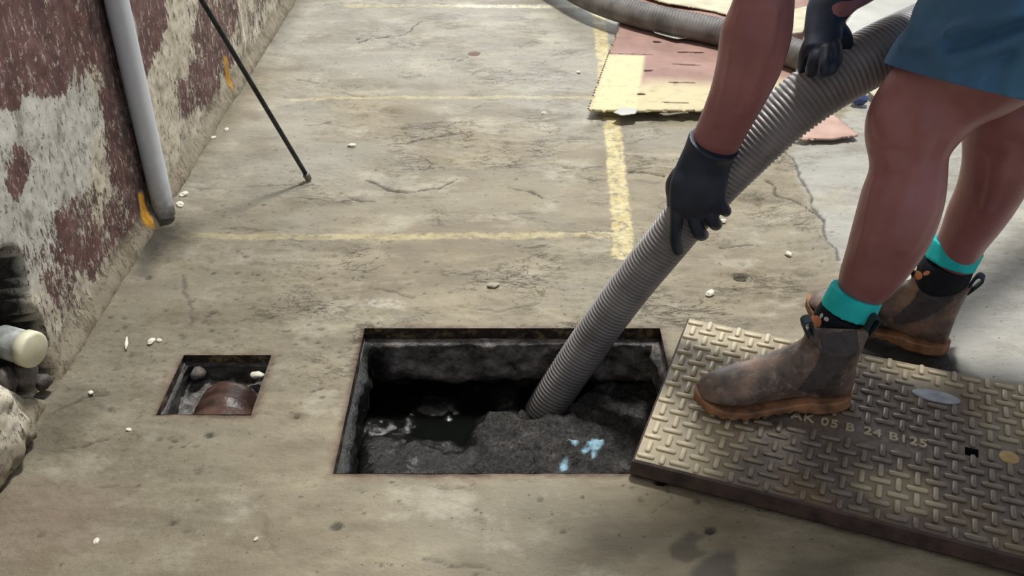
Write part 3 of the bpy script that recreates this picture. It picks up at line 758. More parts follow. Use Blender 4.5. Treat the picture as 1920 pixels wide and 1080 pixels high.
o = from_bm('tread_pattern', bm, M_IRON_TOP, cv); 
o.data.materials.clear(); o.data.materials.append(M_IRON)
uv = np.array([[(v.co-O0).dot(U), (v.co-O0).dot(Vd), v.co.z-CZ] for v in o.data.vertices])
attr(o.data, 'worn', np.clip(litmap(uv[:, 0], uv[:, 1])*.55+sst(.001, .0035, uv[:, 2])*(.12+.5*litmap(uv[:, 0], uv[:, 1])), 0, 1))
def text_mesh(body, size, depth=.0016):
    cu = bpy.data.curves.new('t', 'FONT'); cu.body = body; cu.size = size; cu.extrude = depth; cu.bevel_depth = .0006; cu.bevel_resolution = 1
    cu.space_character = 1.12
    o = bpy.data.objects.new('t', cu); COL.objects.link(o)
    dg = bpy.context.evaluated_depsgraph_get(); me = bpy.data.meshes.new_from_object(o.evaluated_get(dg)); bpy.data.objects.remove(o); return me
def cover_text(body, px, py, size, name):
    me = text_mesh(body, size); u, v = cover_uv(px, py)
    me.transform(Matrix.Translation(cvp(u, v, .001)) @ rotc.to_4x4())
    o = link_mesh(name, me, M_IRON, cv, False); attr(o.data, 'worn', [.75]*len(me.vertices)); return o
cover_text('24 B125', 1618, 814, .029, 'cast_lettering')
cover_text('AK 05 B', 1482, 784, .029, 'cast_lettering')
bm = bmesh.new(); c0 = cvp(eu, ev, .0005)
rings = [[c0+U*math.cos(t)*.042*s+Vd*math.sin(t)*.017*s+Vector((0, 0, z)) for t in np.linspace(0, 2*math.pi, 40, endpoint=False)] for s, z in ((1, -.001), (1, .003), (.93, .004), (.9, .003), (.3, .003))]
ring_loft(bm, rings); from_bm('oval_plate', bm, M_PLATE, cv)['label'] = 'pale oval label plate'
bm = bmesh.new(); tube(bm, [cvp(bu, bv, -.001), cvp(bu, bv, .002), cvp(bu, bv, .0035)], [.017, .016, .010], 24)
from_bm('rusty_bolt', bm, M_BRASS, cv)['label'] = 'yellowish rusty round bolt'

# ---------------------------------------------------------------- hoses
def hose(name, pts, rad, mat, label, pitch=.0085, amp=.0022, per=26, dirt_len=.22, rad2=None):
    C0 = catmull(pts, per); L = [0]
    for a, b in zip(C0[:-1], C0[1:]): L.append(L[-1]+(b-a).length)
    tot = L[-1]; N = int(tot/(pitch/6)); arr = np.array([list(p) for p in C0]); L = np.array(L)
    s = np.linspace(0, tot, N); Cc = np.stack([np.interp(s, L, arr[:, k]) for k in range(3)], 1)
    n = 40
    T = np.gradient(Cc, axis=0); T /= np.linalg.norm(T, axis=1)[:, None]
    ker = np.ones(41)/41
    for k in range(3): T[:, k] = np.convolve(np.pad(T[:, k], 20, mode='edge'), ker, mode='valid')
    T /= np.linalg.norm(T, axis=1)[:, None]
    side = np.cross(T, [0, 0, 1]); side /= np.linalg.norm(side, axis=1)[:, None]; up = np.cross(side, T)
    th = np.linspace(0, 2*math.pi, n, endpoint=False)
    PH = 2*math.pi*s[:, None]/pitch + th[None, :]
    rv = rad + ((rad2 or rad)-rad)*sst(.45, 1.15, s)[:, None]
    r = rv + amp*(np.abs(np.sin(PH/2))**.7*2-1)
    V = Cc[:, None, :] + side[:, None, :]*(r*np.cos(th))[..., None] + up[:, None, :]*(r*np.sin(th))[..., None]
    V = np.concatenate([V, V[:, :1]], 1)
    # turn the wall inwards at the mouth
    inner = []
    for k, f in enumerate((.90, .86, .84)):
        i = min(k*14, N-1); w = Cc[i][None]+side[i][None]*(rad*f*np.cos(th))[:, None]+up[i][None]*(rad*f*np.sin(th))[:, None]
        inner.append(np.concatenate([w, w[:1]], 0))
    V = np.concatenate([np.array(inner[::-1]), V], 0)
    me = grid_mesh(name, V, V.shape[0], n+1, flip=False)
    bm = bmesh.new(); bm.from_mesh(me); bmesh.ops.remove_doubles(bm, verts=bm.verts[:], dist=.00002); bm.to_mesh(me); bm.free()
    pts_ = np.array([list(v.co) for v in me.vertices]); d = np.linalg.norm(pts_-Cc[0], axis=1)
    attr(me, 'dirt', sst(dirt_len, .0, d)*.8)
    return tag(link_mesh(name, me, mat), label, 'hose')
HZ = [(1012, 796, 2.19), (1026, 762, 2.135), (1092, 662, 2.06), (1170, 553, 1.97), (1247, 458, 1.885), (1322, 366, 1.82), (1392, 292, 1.77), (1472, 216, 1.73), (1552, 156, 1.71), (1640, 104, 1.72), (1730, 58, 1.78), (1850, 0, 1.90), (2000, -70, 2.05), (2200, -150, 2.25)]
hose('suction_hose', [P(*h) for h in HZ], .0405, M_HOSE, 'thick grey ribbed suction hose held in two gloved hands, dipping into the pit', rad2=.051)
H2 = [(960, -90), (1060, -28), (1120, 2), (1190, 25), (1260, 42), (1340, 58), (1420, 78), (1490, 100), (1530, 118)]
hose('lying_hose', [at(x, y, .084) for x, y in H2], .046, M_HOSE2, 'dark dusty hose lying in a curve across the cardboard behind the worker', .012, .0018)

# ---------------------------------------------------------------- cardboard and litter
def sheet(name, poly, z, thick, mat, label, cat='cardboard', group=None, slots=(), step=.008, wave=.006, cream=None, seed=1, lift=None):
    pts = [(at(x, y, z).x, at(x, y, z).y) for x, y in poly]
    xs_ = np.arange(min(p[0] for p in pts)-step, max(p[0] for p in pts)+step, step); ys_ = np.arange(min(p[1] for p in pts)-step, max(p[1] for p in pts)+step, step)
    A, B = np.meshgrid(xs_, ys_, indexing='ij'); sd = sd_poly(A, B, pts)
    # pull border vertices onto the outline
    gx_ = np.gradient(sd, xs_, axis=0); gy_ = np.gradient(sd, ys_, axis=1)
    mv = (np.abs(sd) < step*.75)
    A2_ = np.where(mv, A-gx_*sd, A); B2_ = np.where(mv, B-gy_*sd, B)
    H = z+(fbm(A*5, B*5, seed)-.5)*wave*2+(fbm(A*20, B*20, seed+3)-.5)*wave*.5
    if lift is not None: H = H+lift(A, B)
    kp = ((sd[:-1, :-1] < step*.75) & (sd[1:, :-1] < step*.75) & (sd[1:, 1:] < step*.75) & (sd[:-1, 1:] < step*.75))
    kc = sd[:-1, :-1]+sd[1:, 1:]; kp &= kc < step*.6
    xc_ = (xs_[:-1]+xs_[1:])/2; yc_ = (ys_[:-1]+ys_[1:])/2
    for (x0, y0, x1, y1, w) in slots:
        a, b = at(x0, y0, z), at(x1, y1, z); XC, YC = np.meshgrid(xc_, yc_, indexing='ij')
        kp &= ~(dist_poly(XC, YC, [(a.x, a.y), (b.x+.0001, b.y)]) < w)
    me = grid_mesh(name, np.stack([A2_, B2_, H], -1), len(xs_), len(ys_), kp)
    if cream is not None: attr(me, 'cream', cream(A, B))
    o = link_mesh(name, me, mat, smooth=False); bm = bmesh.new(); bm.from_mesh(me)
    bmesh.ops.delete(bm, geom=[v for v in bm.verts if not v.link_faces], context='VERTS'); bm.to_mesh(me); bm.free()
    s = o.modifiers.new('s', 'SOLIDIFY'); s.thickness = thick; s.offset = 1
    return tag(o, label, cat, group)
def cream_f(A, B):
    p1 = [(at(x, y, .03).x, at(x, y, .03).y) for x, y in [(1105, 215), (1140, 105), (1208, 108), (1196, 215)]]
    fr = at(1200, 150, .03).y
    return np.maximum(sst(.01, -.01, sd_poly(A, B, p1)), .8*sst(fr+.06, fr-.10, B+.1*(fbm(A*6, B*6, 5)-.5)))  # pale patch, plus light painted into the front of the sheet
slots = [(1272, 100, 1317, 101, .006), (1265, 124, 1312, 125, .006), (1255, 159, 1302, 160, .005), (1243, 196, 1290, 197, .005), (1229, 82, 1236, 82, .010), (1211, 137, 1219, 137, .009), (1198, 181, 1206, 181, .008), (1145, 104, 1222, 107, .003)]
sheet('slotted_cardboard', [(1104, 208), (1165, 42), (1150, -10), (1420, -20), (1660, 20), (1650, 110), (1500, 155), (1448, 176), (1340, 207), (1200, 212)], .028, .007, M_CARD, 'large brown slotted cardboard sheet on the floor behind the front arm', slots=slots, step=.0045, cream=cream_f, seed=401, wave=.005)
sheet('torn_cardboard', [(1175, -15), (1400, -40), (1480, 60), (1340, 22), (1250, 8)], .045, .005, M_CARD2, 'pale torn cardboard beyond the lying hose', seed=411, wave=.004)
sheet('cardboard_scrap', [(1488, 262), (1530, 232), (1557, 214), (1580, 232), (1609, 256), (1560, 263)], .014, .006, M_CARDP, 'small pinkish triangular cardboard scrap on the floor below the hose', seed=421, wave=.003, step=.006)
sheet('cardboard_scrap', [(1622, 172), (1650, 150), (1690, 140), (1690, 172), (1640, 183)], .02, .006, M_CARD2, 'cream cardboard scrap right beside the near knee, below the hose', seed=431, wave=.003, step=.006)
sheet('paper_strip', [(1150, 212), (1165, 202), (1195, 205), (1192, 214), (1165, 217)], .034, .002, M_SHEET, 'white paper strip on the front left corner of the slotted cardboard', 'paper', seed=433, wave=.003, step=.004)
sheet('torn_paper', [(1145, 28), (1168, 33), (1172, 40), (1160, 37)], .045, .003, M_SHEET, 'small white torn paper against the hose, left of the longer torn paper', 'paper', seed=435, wave=.004, step=.005)
sheet('torn_paper', [(1215, 48), (1240, 56), (1300, 70), (1270, 73), (1228, 62)], .050, .003, M_SHEET, 'long white torn paper along the front of the lying hose', 'paper', seed=437, wave=.004, step=.005)
sheet('cardboard_scrap', [(1482, 20), (1525, 12), (1505, 62), (1484, 64)], .07, .006, M_CARD2, 'bright cream cardboard scrap between the front arm and the far glove', seed=439, wave=.006, step=.006)
sheet('lit_floor_board', [(1560, 95), (1590, 40), (1640, -40), (1900, -40), (1900, 60), (1680, 110)], .05, .008, M_SHEET, 'off white smooth board added in place of sunlit floor behind the upper hose', 'sunlit floor patch', seed=441, wave=.001, step=.012)  # added pale board stands in for a sunlit stretch of floor
rock('crumpled_wrapper', at(1612, 187, .02), .026, 61, M_BLUE, 'dark blue crumpled wrapper on the floor beside the cream scrap under the hose', 'wrapper', sq=(1, .8, .7))
rock('crumpled_paper', at(1472, 108, .04), .028, 63, M_SHEET, 'white crumpled paper beside the front arm above the cardboard', 'paper', sq=(.8, .8, .7))

# ---------------------------------------------------------------- worker
per = empty('person', (.72, 1.5, 0)); tag(per, 'person in blue shorts and brown boots bending forward with gloved hands on the grey hose', 'person')
def pl(pts, zs):                         # stations (Lx,Ly,Rx,Ry,ratio[,R dz]) with view distances
    out = []
    for (a, b, c_, d_, q_), z in zip(pts, zs): out.append((P(a, b, z), P(c_, d_, z), q_))
    return out
body = bmesh.new()
nleg = pl([(1930, -170, 2200, 40, .9), (1822, -35, 2030, 125, .9), (1730, 70, 1925, 182, .92), (1668, 138, 1856, 210, .95), (1632, 200, 1806, 250, 1.0), (1624, 250, 1782, 290, .95), (1632, 312, 1774, 330, .92), (1617, 365, 1768, 375, .95), (1602, 420, 1750, 430, .95), (1588, 468, 1722, 480, .95), (1574, 512, 1686, 528, .95), (1567, 545, 1648, 572, .9), (1545, 590, 1628, 612, .88), (1527, 650, 1603, 664, .78)],
          [1.37, 1.45, 1.53, 1.575, 1.60, 1.615, 1.63, 1.645, 1.665, 1.69, 1.71, 1.735, 1.76, 1.79])
limb(body, nleg)
fleg = pl([(2070, -130, 2300, -20, .9), (1960, -10, 2160, 75, .9), (1875, 98, 2065, 160, .95), (1818, 180, 2010, 225, 1.0), (1808, 245, 1965, 270, .95), (1806, 300, 1940, 325, .95), (1795, 352, 1912, 372, .95), (1776, 398, 1882, 415, .95), (1762, 438, 1848, 462, .95), (1745, 478, 1825, 502, 1.0), (1734, 530, 1796, 546, .8)],
          [1.50, 1.56, 1.63, 1.67, 1.70, 1.73, 1.77, 1.81, 1.85, 1.89, 1.93])
limb(body, fleg)
# pelvis and torso, bent forward
tors = [(Vector((1.04, 1.51, .83)), .13, .17), (Vector((.97, 1.51, .90)), .145, .175), (Vector((.86, 1.51, .98)), .125, .15), (Vector((.72, 1.50, 1.06)), .12, .155), (Vector((.58, 1.49, 1.10)), .125, .19), (Vector((.48, 1.48, 1.11)), .09, .16), (Vector((.42, 1.48, 1.11)), .06, .07), (Vector((.36, 1.48, 1.11)), .055, .058)]
def trings(ts, k=1.0):
    C = catmull([t[0] for t in ts], 4); Q = catmull([(t[1], t[2], 0) for t in ts], 4); out = []
    for i, c_ in enumerate(C):
        ax = (C[min(i+1, len(C)-1)]-C[max(i-1, 0)]).normalized(); b = Vector((0, 1, 0)); a = b.cross(ax).normalized()
        out.append(ell(c_, a*Q[i].x*k, b*Q[i].y*k, 28))
    return out
ring_loft(body, trings(tors))
# arms: upper arms to elbows, forearms traced as stations
narm = [(P(1400, -330, 1.34), P(1560, -300, 1.34), 1.0), (P(1392, -220, 1.40), P(1530, -200, 1.40), .95), (P(1395, -110, 1.47), P(1492, -110, 1.47), .95)] + \
    pl([(1376, -5, 1490, 0, .85), (1352, 60, 1485, 62, .85), (1344, 112, 1468, 122, .85), (1332, 165, 1440, 180, .85), (1316, 210, 1412, 230, .8), (1300, 248, 1388, 275, .72), (1288, 282, 1374, 300, .65), (1278, 318, 1366, 328, .6)],
       [1.52, 1.555, 1.59, 1.63, 1.665, 1.70, 1.725, 1.745])
limb(body, narm)
sh = [Vector((.53, 1.32, 1.08)), narm[0][0].lerp(narm[0][1], .5)]
tube(body, [Vector((.55, 1.40, 1.09)), sh[0], sh[1]], [.08, .07, .055], 18, round_ends=True)
fw = [Vector((.55, 1.60, 1.08)), Vector((.58, 1.68, 1.02)), Vector((.62, 1.68, .92)), P(1690, -120, 1.64), P(1625, -45, 1.65), P(1585, -8, 1.65), P(1560, 20, 1.645)]
tube(body, catmull(fw, 4), [float(v) for v in np.interp(np.linspace(0, 6, 25), range(7), [.075, .065, .055, .050, .042, .031, .028])], 18, round_ends=True)
# head, looking down at the pit
hc = Vector((.25, 1.475, 1.10))
r = bmesh.ops.create_uvsphere(body, u_segments=28, v_segments=20, radius=1)
hM = Matrix.Translation(hc) @ Matrix.Rotation(math.radians(-60), 4, 'Y')
for v in r['verts']:
    x, y, z = v.co
    jaw = 1-.28*max(0, -z)*1.0
    p = Vector((x*.098*(1 if x < 0 else 1.0)*jaw, y*.076*jaw, z*.118))
    v.co = Matrix.Translation(hc) @ Matrix.Rotation(math.radians(58), 4, 'Y') @ Vector((-p.x, p.y, p.z))
HMm = Matrix.Translation(hc) @ Matrix.Rotation(math.radians(58), 4, 'Y')
def hp_(x, y, z): return HMm @ Vector((x, y, z))
tube(body, [hp_(-.094, 0, .015), hp_(-.112, 0, -.02)], [.009, .015], 12, round_ends=True)          # nose
tube(body, [hp_(-.084, -.022, -.055), hp_(-.092, 0, -.055), hp_(-.084, .022, -.055)], [.007, .010, .007], 10, round_ends=True)   # lips
for s in (-1, 1):
    tube(body, [hp_(-.088, .045*s, .028), hp_(-.094, .02*s, .03)], [.008, .008], 10, round_ends=True)   # brow
    tube(body, [hp_(.0, .074*s, .02), hp_(.012, .084*s, .0), hp_(.0, .075*s, -.022)], [.008, .010, .008], 10, round_ends=True)  # ear
me = remeshed(body, .0055, 4, 'body')
# muscle and tendon relief
bm = bmesh.new(); bm.from_mesh(me); bm.normal_update()
def pull(p, rad, amt, dirn=None):
    for v in bm.verts:
        d = (v.co-p).length
        if d < rad: v.co += (v.normal if dirn is None else dirn)*amt*(1-d/rad)**2*(1+2*d/rad)
def ridge(pts, rad, amt):
    pts = [Vector(p) for p in pts]
    for v in bm.verts:
        d = 9
        for a, b in zip(pts[:-1], pts[1:]):
            t = max(0, min(1, (v.co-a).dot(b-a)/(b-a).length_squared)); d = min(d, (v.co-a-(b-a)*t).length)
        if d < rad: v.co += v.normal*amt*(1-d/rad)**2*(1+2*d/rad)
from mathutils.bvhtree import BVHTree
def onto(mesh_bm, pts):                    # points on the surface itself, seen from the front
    tr = BVHTree.FromBMesh(mesh_bm); out = []
    for x, y in pts:
        h = tr.ray_cast(cam_p, (P(x, y, 1)-cam_p).normalized())
        if h[0] is not None: out.append(h[0])
    return out
for pts_, rad_, am in (
        ([(1655, 222), (1660, 240)], .034, .006), ([(1668, 300), (1672, 312)], .020, .004), ([(1636, 285), (1650, 278), (1690, 285)], .014, -.0025),
        ([(1700, 205), (1712, 250), (1705, 300)], .016, -.003), ([(1735, 205), (1725, 270), (1715, 330)], .018, .0035), ([(1795, 205), (1765, 260), (1745, 320), (1725, 370)], .020, -.0045),
        ([(1690, 330), (1665, 400), (1640, 470)], .016, -.003), ([(1745, 330), (1738, 400), (1700, 465)], .026, .0045), ([(1640, 340), (1622, 420), (1602, 490)], .010, .002),
        ([(1890, 280), (1870, 340), (1850, 385)], .022, .004), ([(1845, 300), (1840, 360), (1830, 400)], .014, -.003),
        ([(1425, 30), (1412, 80), (1400, 140), (1385, 205)], .011, -.0035), ([(1392, 20), (1375, 90), (1362, 160), (1345, 230)], .014, .003),
        ([(1455, 20), (1445, 80), (1425, 140), (1400, 200)], .012, .003), ([(1400, 40), (1398, 100), (1385, 160)], .004, .0012), ([(1440, 110), (1425, 165), (1405, 215)], .007, -.002)):
    q_ = onto(bm, pts_)
    if len(q_) > 1: ridge(q_, rad_, am)
bm.to_mesh(me); bm.free()
body_o = link_mesh('body', me, M_SKIN, per)

# shirt, hair
bm = bmesh.new(); ring_loft(bm, trings(tors[1:6], 1.09))
tube(bm, [Vector((.55, 1.42, 1.09)), Vector((.53, 1.32, 1.08)), sh[0].lerp(sh[1], .6)], [.095, .088, .078], 18, round_ends=False)
tube(bm, [Vector((.55, 1.56, 1.09)), Vector((.58, 1.66, 1.03)), Vector((.61, 1.68, .96))], [.09, .082, .075], 18)
link_mesh('shirt', remeshed(bm, .008, 3), M_SHIRT, per)
bm = bmesh.new(); r = bmesh.ops.create_uvsphere(bm, u_segments=28, v_segments=18, radius=1)
for v in r['verts']: v.co = hp_(v.co.x*.103+.012, v.co.y*.082, v.co.z*.118+.012)
bmesh.ops.delete(bm, geom=[v for v in bm.verts if (HMm.inverted() @ v.co).z < .03 and (HMm.inverted() @ v.co).x < .03], context='VERTS')
from_bm('hair', bm, M_HAIR, per)
# shorts
bm = bmesh.new()
def grow(st, k):
    out = []
    for l, r_, q_ in st:
        c_ = (l+r_)/2; out.append((c_+(l-c_)*k, c_+(r_-c_)*k, q_))
    return out
n_s = pl([(1930, -240, 2260, 50, 1.0), (1842, -125, 2160, 90, 1.05), (1736, -12, 2060, 128, 1.1), (1694, 62, 1990, 170, 1.2), (1660, 122, 1925, 205, 1.15), (1632, 190, 1885, 275, 1.15)], [1.36, 1.42, 1.49, 1.535, 1.57, 1.61])
limb(bm, n_s)
f_s = pl([(2050, -150, 2350, 0, .95), (1930, -40, 2230, 80, 1.0), (1860, 60, 2140, 160, 1.05), (1826, 148, 2070, 222, 1.12), (1812, 210, 2040, 280, 1.1)], [1.50, 1.56, 1.63, 1.665, 1.69])
limb(bm, f_s)
ring_loft(bm, trings([(Vector((1.10, 1.51, .77)), .15, .17), (Vector((1.05, 1.51, .84)), .17, .205), (Vector((.97, 1.51, .91)), .172, .20), (Vector((.89, 1.51, .96)), .155, .175)]))
me = remeshed(bm, .006, 4)
bm = bmesh.new(); bm.from_mesh(me); bm.normal_update()
for pts_, rad_, am in (([(1780, 84), (1840, 68), (1890, 54), (1960, 34)], .018, -.010), ([(1790, 62), (1850, 45), (1910, 25)], .022, .009), ([(1800, 142), (1850, 122), (1915, 88)], .018, -.005),
        ([(1790, 112), (1850, 95), (1920, 72)], .022, .005), ([(1692, 88), (1725, 90), (1765, 84)], .012, .003), ([(1860, 175), (1868, 140), (1890, 110)], .02, -.006), ([(1745, 30), (1790, 60), (1800, 100)], .03, -.004)):
    q_ = onto(bm, pts_)
    if len(q_) > 1: ridge(q_, rad_*1.1, am*1.9)
for v in bm.verts: v.co += v.normal*.0055*mn.noise(v.co*14)
pa, pb_, pc = P(1668, 122, 1.57), P(1925, 186, 1.45), P(1800, 138, 1.85)
nr = (pb_-pa).cross(pc-pa).normalized()
if nr.z < 0: nr = -nr
g = bmesh.ops.bisect_plane(bm, geom=bm.verts[:]+bm.edges[:]+bm.faces[:], plane_co=pa, plane_no=nr, clear_inner=True)
bmesh.ops.holes_fill(bm, edges=[e for e in bm.edges if e.is_boundary], sides=0)
bm.to_mesh(me); bm.free()
sho = link_mesh('shorts', me, M_SHORTS, per); sho['label'] = 'blue cloth shorts'

# socks
def sock(stn, name_l, mot):
    s0 = grow(stn, 1.03)
    bm = bmesh.new(); limb(bm, s0, per=6)
    so = link_mesh('sock', remeshed(bm, .004, 2), M_SOCK, per); so['label'] = name_l
    return so
def edge_lerp(st, t):
    i = min(int(t), len(st)-2); f = t-i
    return (st[i][0].lerp(st[i+1][0], f), st[i][1].lerp(st[i+1][1], f), st[i][2])
n_ank = pl([(1562, 530, 1652, 566, .88), (1542, 568, 1636, 600, .88), (1522, 602, 1620, 628, .85), (1516, 650, 1606, 664, .8)], [1.722, 1.742, 1.765, 1.79])
so1 = sock(n_ank[1:], 'navy sock with orange motif', 0)
f_ank = pl([(1752, 446, 1842, 474, .88), (1736, 482, 1824, 506, .88), (1720, 510, 1812, 530, .85), (1722, 542, 1798, 552, .7), (1738, 570, 1782, 576, .6)], [1.868, 1.885, 1.905, 1.925, 1.94])
so2 = sock(f_ank[1:], 'navy sock with orange motif', 0)
def cuff(stn, par):
    bm = bmesh.new(); limb(bm, grow(stn[:2], 1.045), per=5)
    o = link_mesh('sock_cuff', remeshed(bm, .003, 1), M_CUFF, par); o['label'] = 'bright turquoise sock cuff'
def motif(par, spots, zc0, mat, lbl):
    bm = bmesh.new(); dg = bpy.context.evaluated_depsgraph_get()
    from mathutils.bvhtree import BVHTree
    tree = BVHTree.FromPolygons([v.co for v in par.data.vertices], [p.vertices for p in par.data.polygons])
    for (px, py, rx, ry, rot) in spots:
        grid_ = {}
        for i in range(9):
            for j in range(12):
                rr_ = i/8; a = 2*math.pi*j/12
                x = rx*rr_*math.cos(a); y = ry*rr_*math.sin(a)
                X_ = px+x*math.cos(rot)-y*math.sin(rot); Y_ = py+x*math.sin(rot)+y*math.cos(rot)
                d = (P(X_, Y_, 1)-cam_p).normalized(); h = tree.ray_cast(cam_p, d)
                if h[0] is not None and abs((h[0]-cam_p).length-zc0) < .25: grid_[i, j] = bm.verts.new(h[0]+h[1]*.0012)
        for i in range(8):
            for j in range(12):
                k4 = [(i, j), (i+1, j), (i+1, (j+1) % 12), (i, (j+1) % 12)]
                if all(k in grid_ for k in k4):
                    vs4 = [grid_[k] for k in k4]
                    try: bm.faces.new(vs4)
                    except Exception: pass
    bmesh.ops.recalc_face_normals(bm, faces=bm.faces[:])
    o = from_bm('sock_motif', bm, mat, par); o['label'] = lbl
cuff(n_ank, so1); cuff(f_ank, so2)
motif(so1, [(1530, 605, 11, 14, .3), (1545, 622, 16, 6, .5), (1570, 626, 10, 5, -.3), (1520, 592, 7, 8, 0)], 1.8, M_ORANGE, 'orange knitted patch')
motif(so1, [(1550, 598, 5, 4, .6), (1541, 592, 3, 5, .4)], 1.8, M_MOTIFW, 'white knitted fleck')
motif(so2, [(1722, 516, 9, 8, .5), (1738, 512, 7, 4, -.4), (1716, 508, 5, 7, 0)], 1.95, M_ORANGE, 'orange knitted patch')

# boots: local frame x toe-ward, y lateral, z up
def boot(origin, ang, lean, label, sc=1.0):
    fx = Vector((math.cos(ang), math.sin(ang), 0)); fy = Vector((-fx.y, fx.x, 0)); fz_ = Vector((0, 0, 1))
    def L(x, y, z): return origin+(fx*x+fy*y+fz_*z)*sc + fx*lean*max(0, z-.05)*sc
    def half_w(x):                      # plan of the sole, heel at 0, toe at .295
        xs2 = [-.004, .006, .03, .07, .12, .17, .21, .25, .275, .29, .298]; ws = [.004, .022, .034, .037, .036, .043, .050, .047, .038, .024, .004]
        return float(np.interp(x, xs2, ws))
    def bot(x): return float(np.interp(x, [0, .075, .085, .12, .2, .25, .298], [0, 0, .004, .006, .004, .006, .020]))
    bt = empty('boot', origin); bt.parent = per; bt.matrix_parent_inverse = Matrix.Translation(-Vector(per.location)); bt['label'] = label
    # sole
    bm = bmesh.new(); X_ = list(np.linspace(-.004, .298, 56)); rings = []
    for x in X_:
        w = half_w(x)*1.06+.001; b = bot(x); t = b+ (.026 if x < .085 else float(np.interp(x, [.085, .13, .298], [.026, .019, .021])))
        b2 = b + (.004 if (int(x*1000/11) % 2 == 0 and x > .1) else 0)
        rings.append([L(x, -w*.93, b2), L(x, w*.93, b2), L(x, w, b2+.004), L(x, w*1.0, t-.004), L(x, w*.94, t), L(x, -w*.94, t), L(x, -w*1.0, t-.004), L(x, -w, b2+.004)])
    ring_loft(bm, rings)
    bmesh.ops.recalc_face_normals(bm, faces=bm.faces[:])
    so = from_bm('sole', bm, M_SOLE, bt, False); so['label'] = 'muddy orange brown sole'
    # upper
    bm = bmesh.new(); rings = []
    topx = [0, .01, .04, .08, .105, .13, .165, .20, .235, .26, .28, .293]; topz = [.08, .11, .14, .152, .148, .130, .108, .090, .078, .069, .055, .036]
    for x in np.linspace(.003, .292, 40):
        w = half_w(x)*.99; zt = float(np.interp(x, topx, topz)); b = bot(x)+.018; ring = []
        for k in range(28):
            a = 2*math.pi*k/28; ca, sa = math.cos(a), math.sin(a)
            yy = w*math.copysign(abs(ca)**.75, ca); z_ = (b+zt)/2+(zt-b)/2*math.copysign(abs(sa)**.85, sa)
            if z_ > b+(zt-b)*.5: yy *= 1-.53*max(0, (z_-b)/(zt-b)-.5)**1.2
            ring.append(L(x, yy, z_))
        rings.append(ring)
    ring_loft(bm, rings)
    rings = []
    for z_, xc2, rx, ry in [(.045, .055, .052, .034), (.075, .058, .055, .036), (.10, .060, .058, .036), (.125, .058, .057, .037), (.140, .055, .056, .039), (.154, .053, .057, .041)]:
        rings.append([L(xc2+rx*math.cos(a), ry*math.sin(a), z_ + ((.017*math.cos(2*a) if z_ > .15 else .006*math.cos(2*a)) if z_ > .13 else 0)) for a in [2*math.pi*k/32 for k in range(32)]])
    ring_loft(bm, rings)
    me = remeshed(bm, .0035, 5)
    up = link_mesh('upper', me, M_LEATHER, bt)
    # elastic side panels lifted from the upper's own surface
    inv = lambda p: ((p-origin).dot(fx)/sc - lean*max(0, (p-origin).z/sc-.05), (p-origin).dot(fy)/sc, (p-origin).z/sc)
    for side in (-1, 1):
        bm = bmesh.new(); bm.from_mesh(me)
        poly = [(.018, .185), (.022, .14), (.040, .105), (.070, .074), (.096, .056), (.112, .054), (.118, .062), (.108, .088), (.092, .120), (.088, .185)]
        co_ = np.array([inv(v.co) for v in bm.verts]); bm.verts.ensure_lookup_table()
        ins = in_poly(co_[:, 0], co_[:, 2], poly) & (co_[:, 1]*side > .004)
        bmesh.ops.delete(bm, geom=[v for i, v in enumerate(bm.verts) if not ins[i]], context='VERTS')
        bm.normal_update()
        for v in bm.verts: v.co += v.normal*.0012
        if bm.faces: from_bm('elastic_panel', bm, M_ELASTIC, bt)['label'] = 'dark elastic side panel'
        else: bm.free()
    # pull tabs
    for xx, sgn in ((.106, 1), (-.002, -1)):
        bm = bmesh.new(); loop = []
        pts_ = catmull([L(xx-.002*sgn, 0, .150), L(xx+.012*sgn, 0, .178), L(xx+.014*sgn, 0, .190), L(xx+.002*sgn, 0, .192), L(xx-.006*sgn, 0, .160)], 5)
        rings = []
        for i, p_ in enumerate(pts_):
            t_ = (pts_[min(i+1, len(pts_)-1)]-pts_[max(i-1, 0)]).normalized(); nn = t_.cross(fy).normalized()
            rings.append([p_+fy*.011*sc+nn*.0014, p_-fy*.011*sc+nn*.0014, p_-fy*.011*sc-nn*.0014, p_+fy*.011*sc-nn*.0014])
        ring_loft(bm, rings); from_bm('pull_tab', bm, M_TAB, bt, False)['label'] = 'dark teal pull tab'
    return bt
h_n = at(1596, 762, .046); t_n = at(1322, 775, .046)
a_n = math.atan2((t_n-h_n).y, (t_n-h_n).x)
boot(Vector((h_n.x+.0, h_n.y+.02, .044)), a_n, -.02, 'brown leather boot standing on the tread cover', .97)
h_f = at(1782, 648, .03); t_f = at(1515, 575, .03)
a_f = math.atan2((t_f-h_f).y, (t_f-h_f).x)
boot(Vector((h_f.x, h_f.y+.01, .008)), a_f, -.08, 'brown leather boot on the bare floor behind the cover', .97)

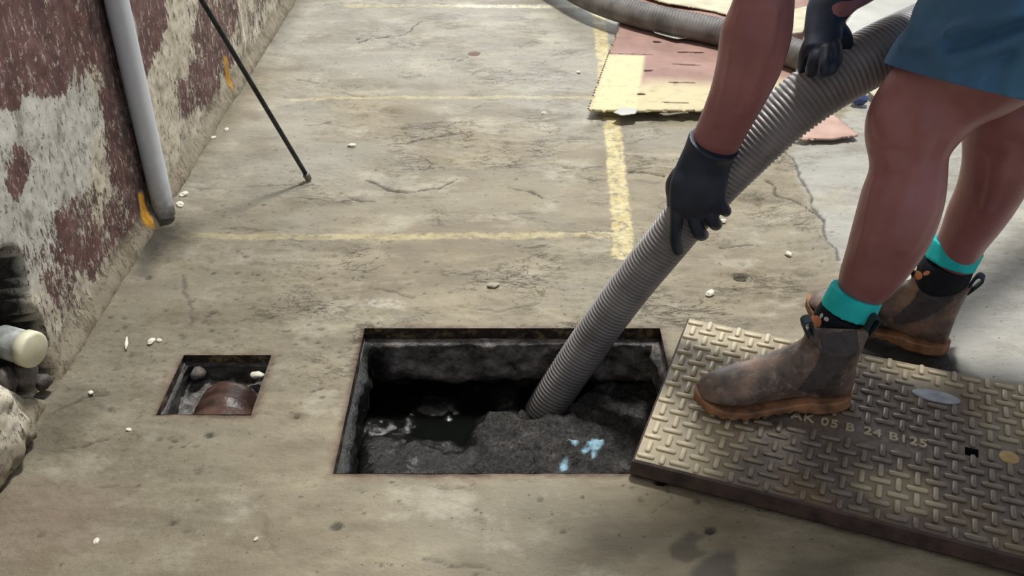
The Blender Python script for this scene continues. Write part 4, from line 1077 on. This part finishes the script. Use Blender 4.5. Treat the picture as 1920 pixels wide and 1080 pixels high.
# gloves
def hand(name_l, cuffst, palm, fingers, voxel=.0026):
    bm = bmesh.new(); limb(bm, cuffst, per=5)
    if palm: limb(bm, palm, per=5)
    for pts_, rr_ in fingers:
        c_ = catmull(pts_, 5); rad = np.interp(np.linspace(0, len(rr_)-1, len(c_)), range(len(rr_)), rr_)
        tube(bm, c_, [float(v) for v in rad], 16, round_ends=True)
    me = remeshed(bm, voxel, 3)
    o = link_mesh('glove', me, M_GLOVE, per); o['label'] = name_l
    return o
cst = pl([(1293, 246, 1384, 290, .80), (1282, 278, 1376, 300, .75), (1266, 315, 1368, 322, .62), (1256, 345, 1364, 350, .52), (1254, 378, 1362, 378, .46), (1257, 402, 1356, 396, .40)], [1.70, 1.72, 1.738, 1.745, 1.758, 1.775])
F = [([P(1270, 388, 1.765), P(1268, 418, 1.775), P(1266, 445, 1.80), P(1272, 470, 1.835)], [.0135, .0125, .0115, .0105]),
     ([P(1300, 392, 1.765), P(1304, 418, 1.775), P(1312, 438, 1.79), P(1318, 440, 1.825)], [.0140, .0135, .0125, .0115]),
     ([P(1326, 388, 1.76), P(1334, 408, 1.765), P(1341, 420, 1.78), P(1344, 420, 1.82)], [.0135, .0130, .0120, .0110]),
     ([P(1347, 376, 1.755), P(1356, 390, 1.76), P(1361, 396, 1.775), P(1360, 396, 1.81)], [.0120, .0115, .0105, .0095]),
     ([P(1275, 325, 1.76), P(1262, 345, 1.79), P(1262, 372, 1.83), P(1262, 398, 1.87)], [.0150, .0140, .0125, .0115])]
hand('dark glove on the front hand', cst, None, F)
# far hand: cuff, palm over the hose, fingers closing down the near side
cst = pl([(1520, -14, 1612, 8, .9), (1512, 12, 1592, 30, .75), (1509, 40, 1580, 48, .6), (1507, 66, 1580, 70, .5), (1508, 92, 1570, 96, .42)], [1.65, 1.645, 1.64, 1.635, 1.625])
F = [([P(1566, 88, 1.625), P(1568, 108, 1.610), P(1562, 126, 1.600), P(1556, 134, 1.605)], [.0115, .0110, .0100, .0092]),
     ([P(1550, 92, 1.625), P(1548, 112, 1.605), P(1546, 128, 1.600), P(1546, 136, 1.605)], [.0120, .0115, .0105, .0095]),
     ([P(1532, 92, 1.630), P(1527, 112, 1.625), P(1522, 128, 1.635), P(1520, 136, 1.660)], [.0120, .0115, .0105, .0095]),
     ([P(1516, 84, 1.635), P(1508, 104, 1.650), P(1504, 122, 1.675), P(1506, 132, 1.695)], [.0110, .0105, .0095, .0088]),
     ([P(1572, 50, 1.645), P(1584, 66, 1.655), P(1588, 84, 1.675), P(1586, 98, 1.695)], [.0125, .0120, .0110, .0100])]
hand('dark glove on the far hand', cst, None, F)
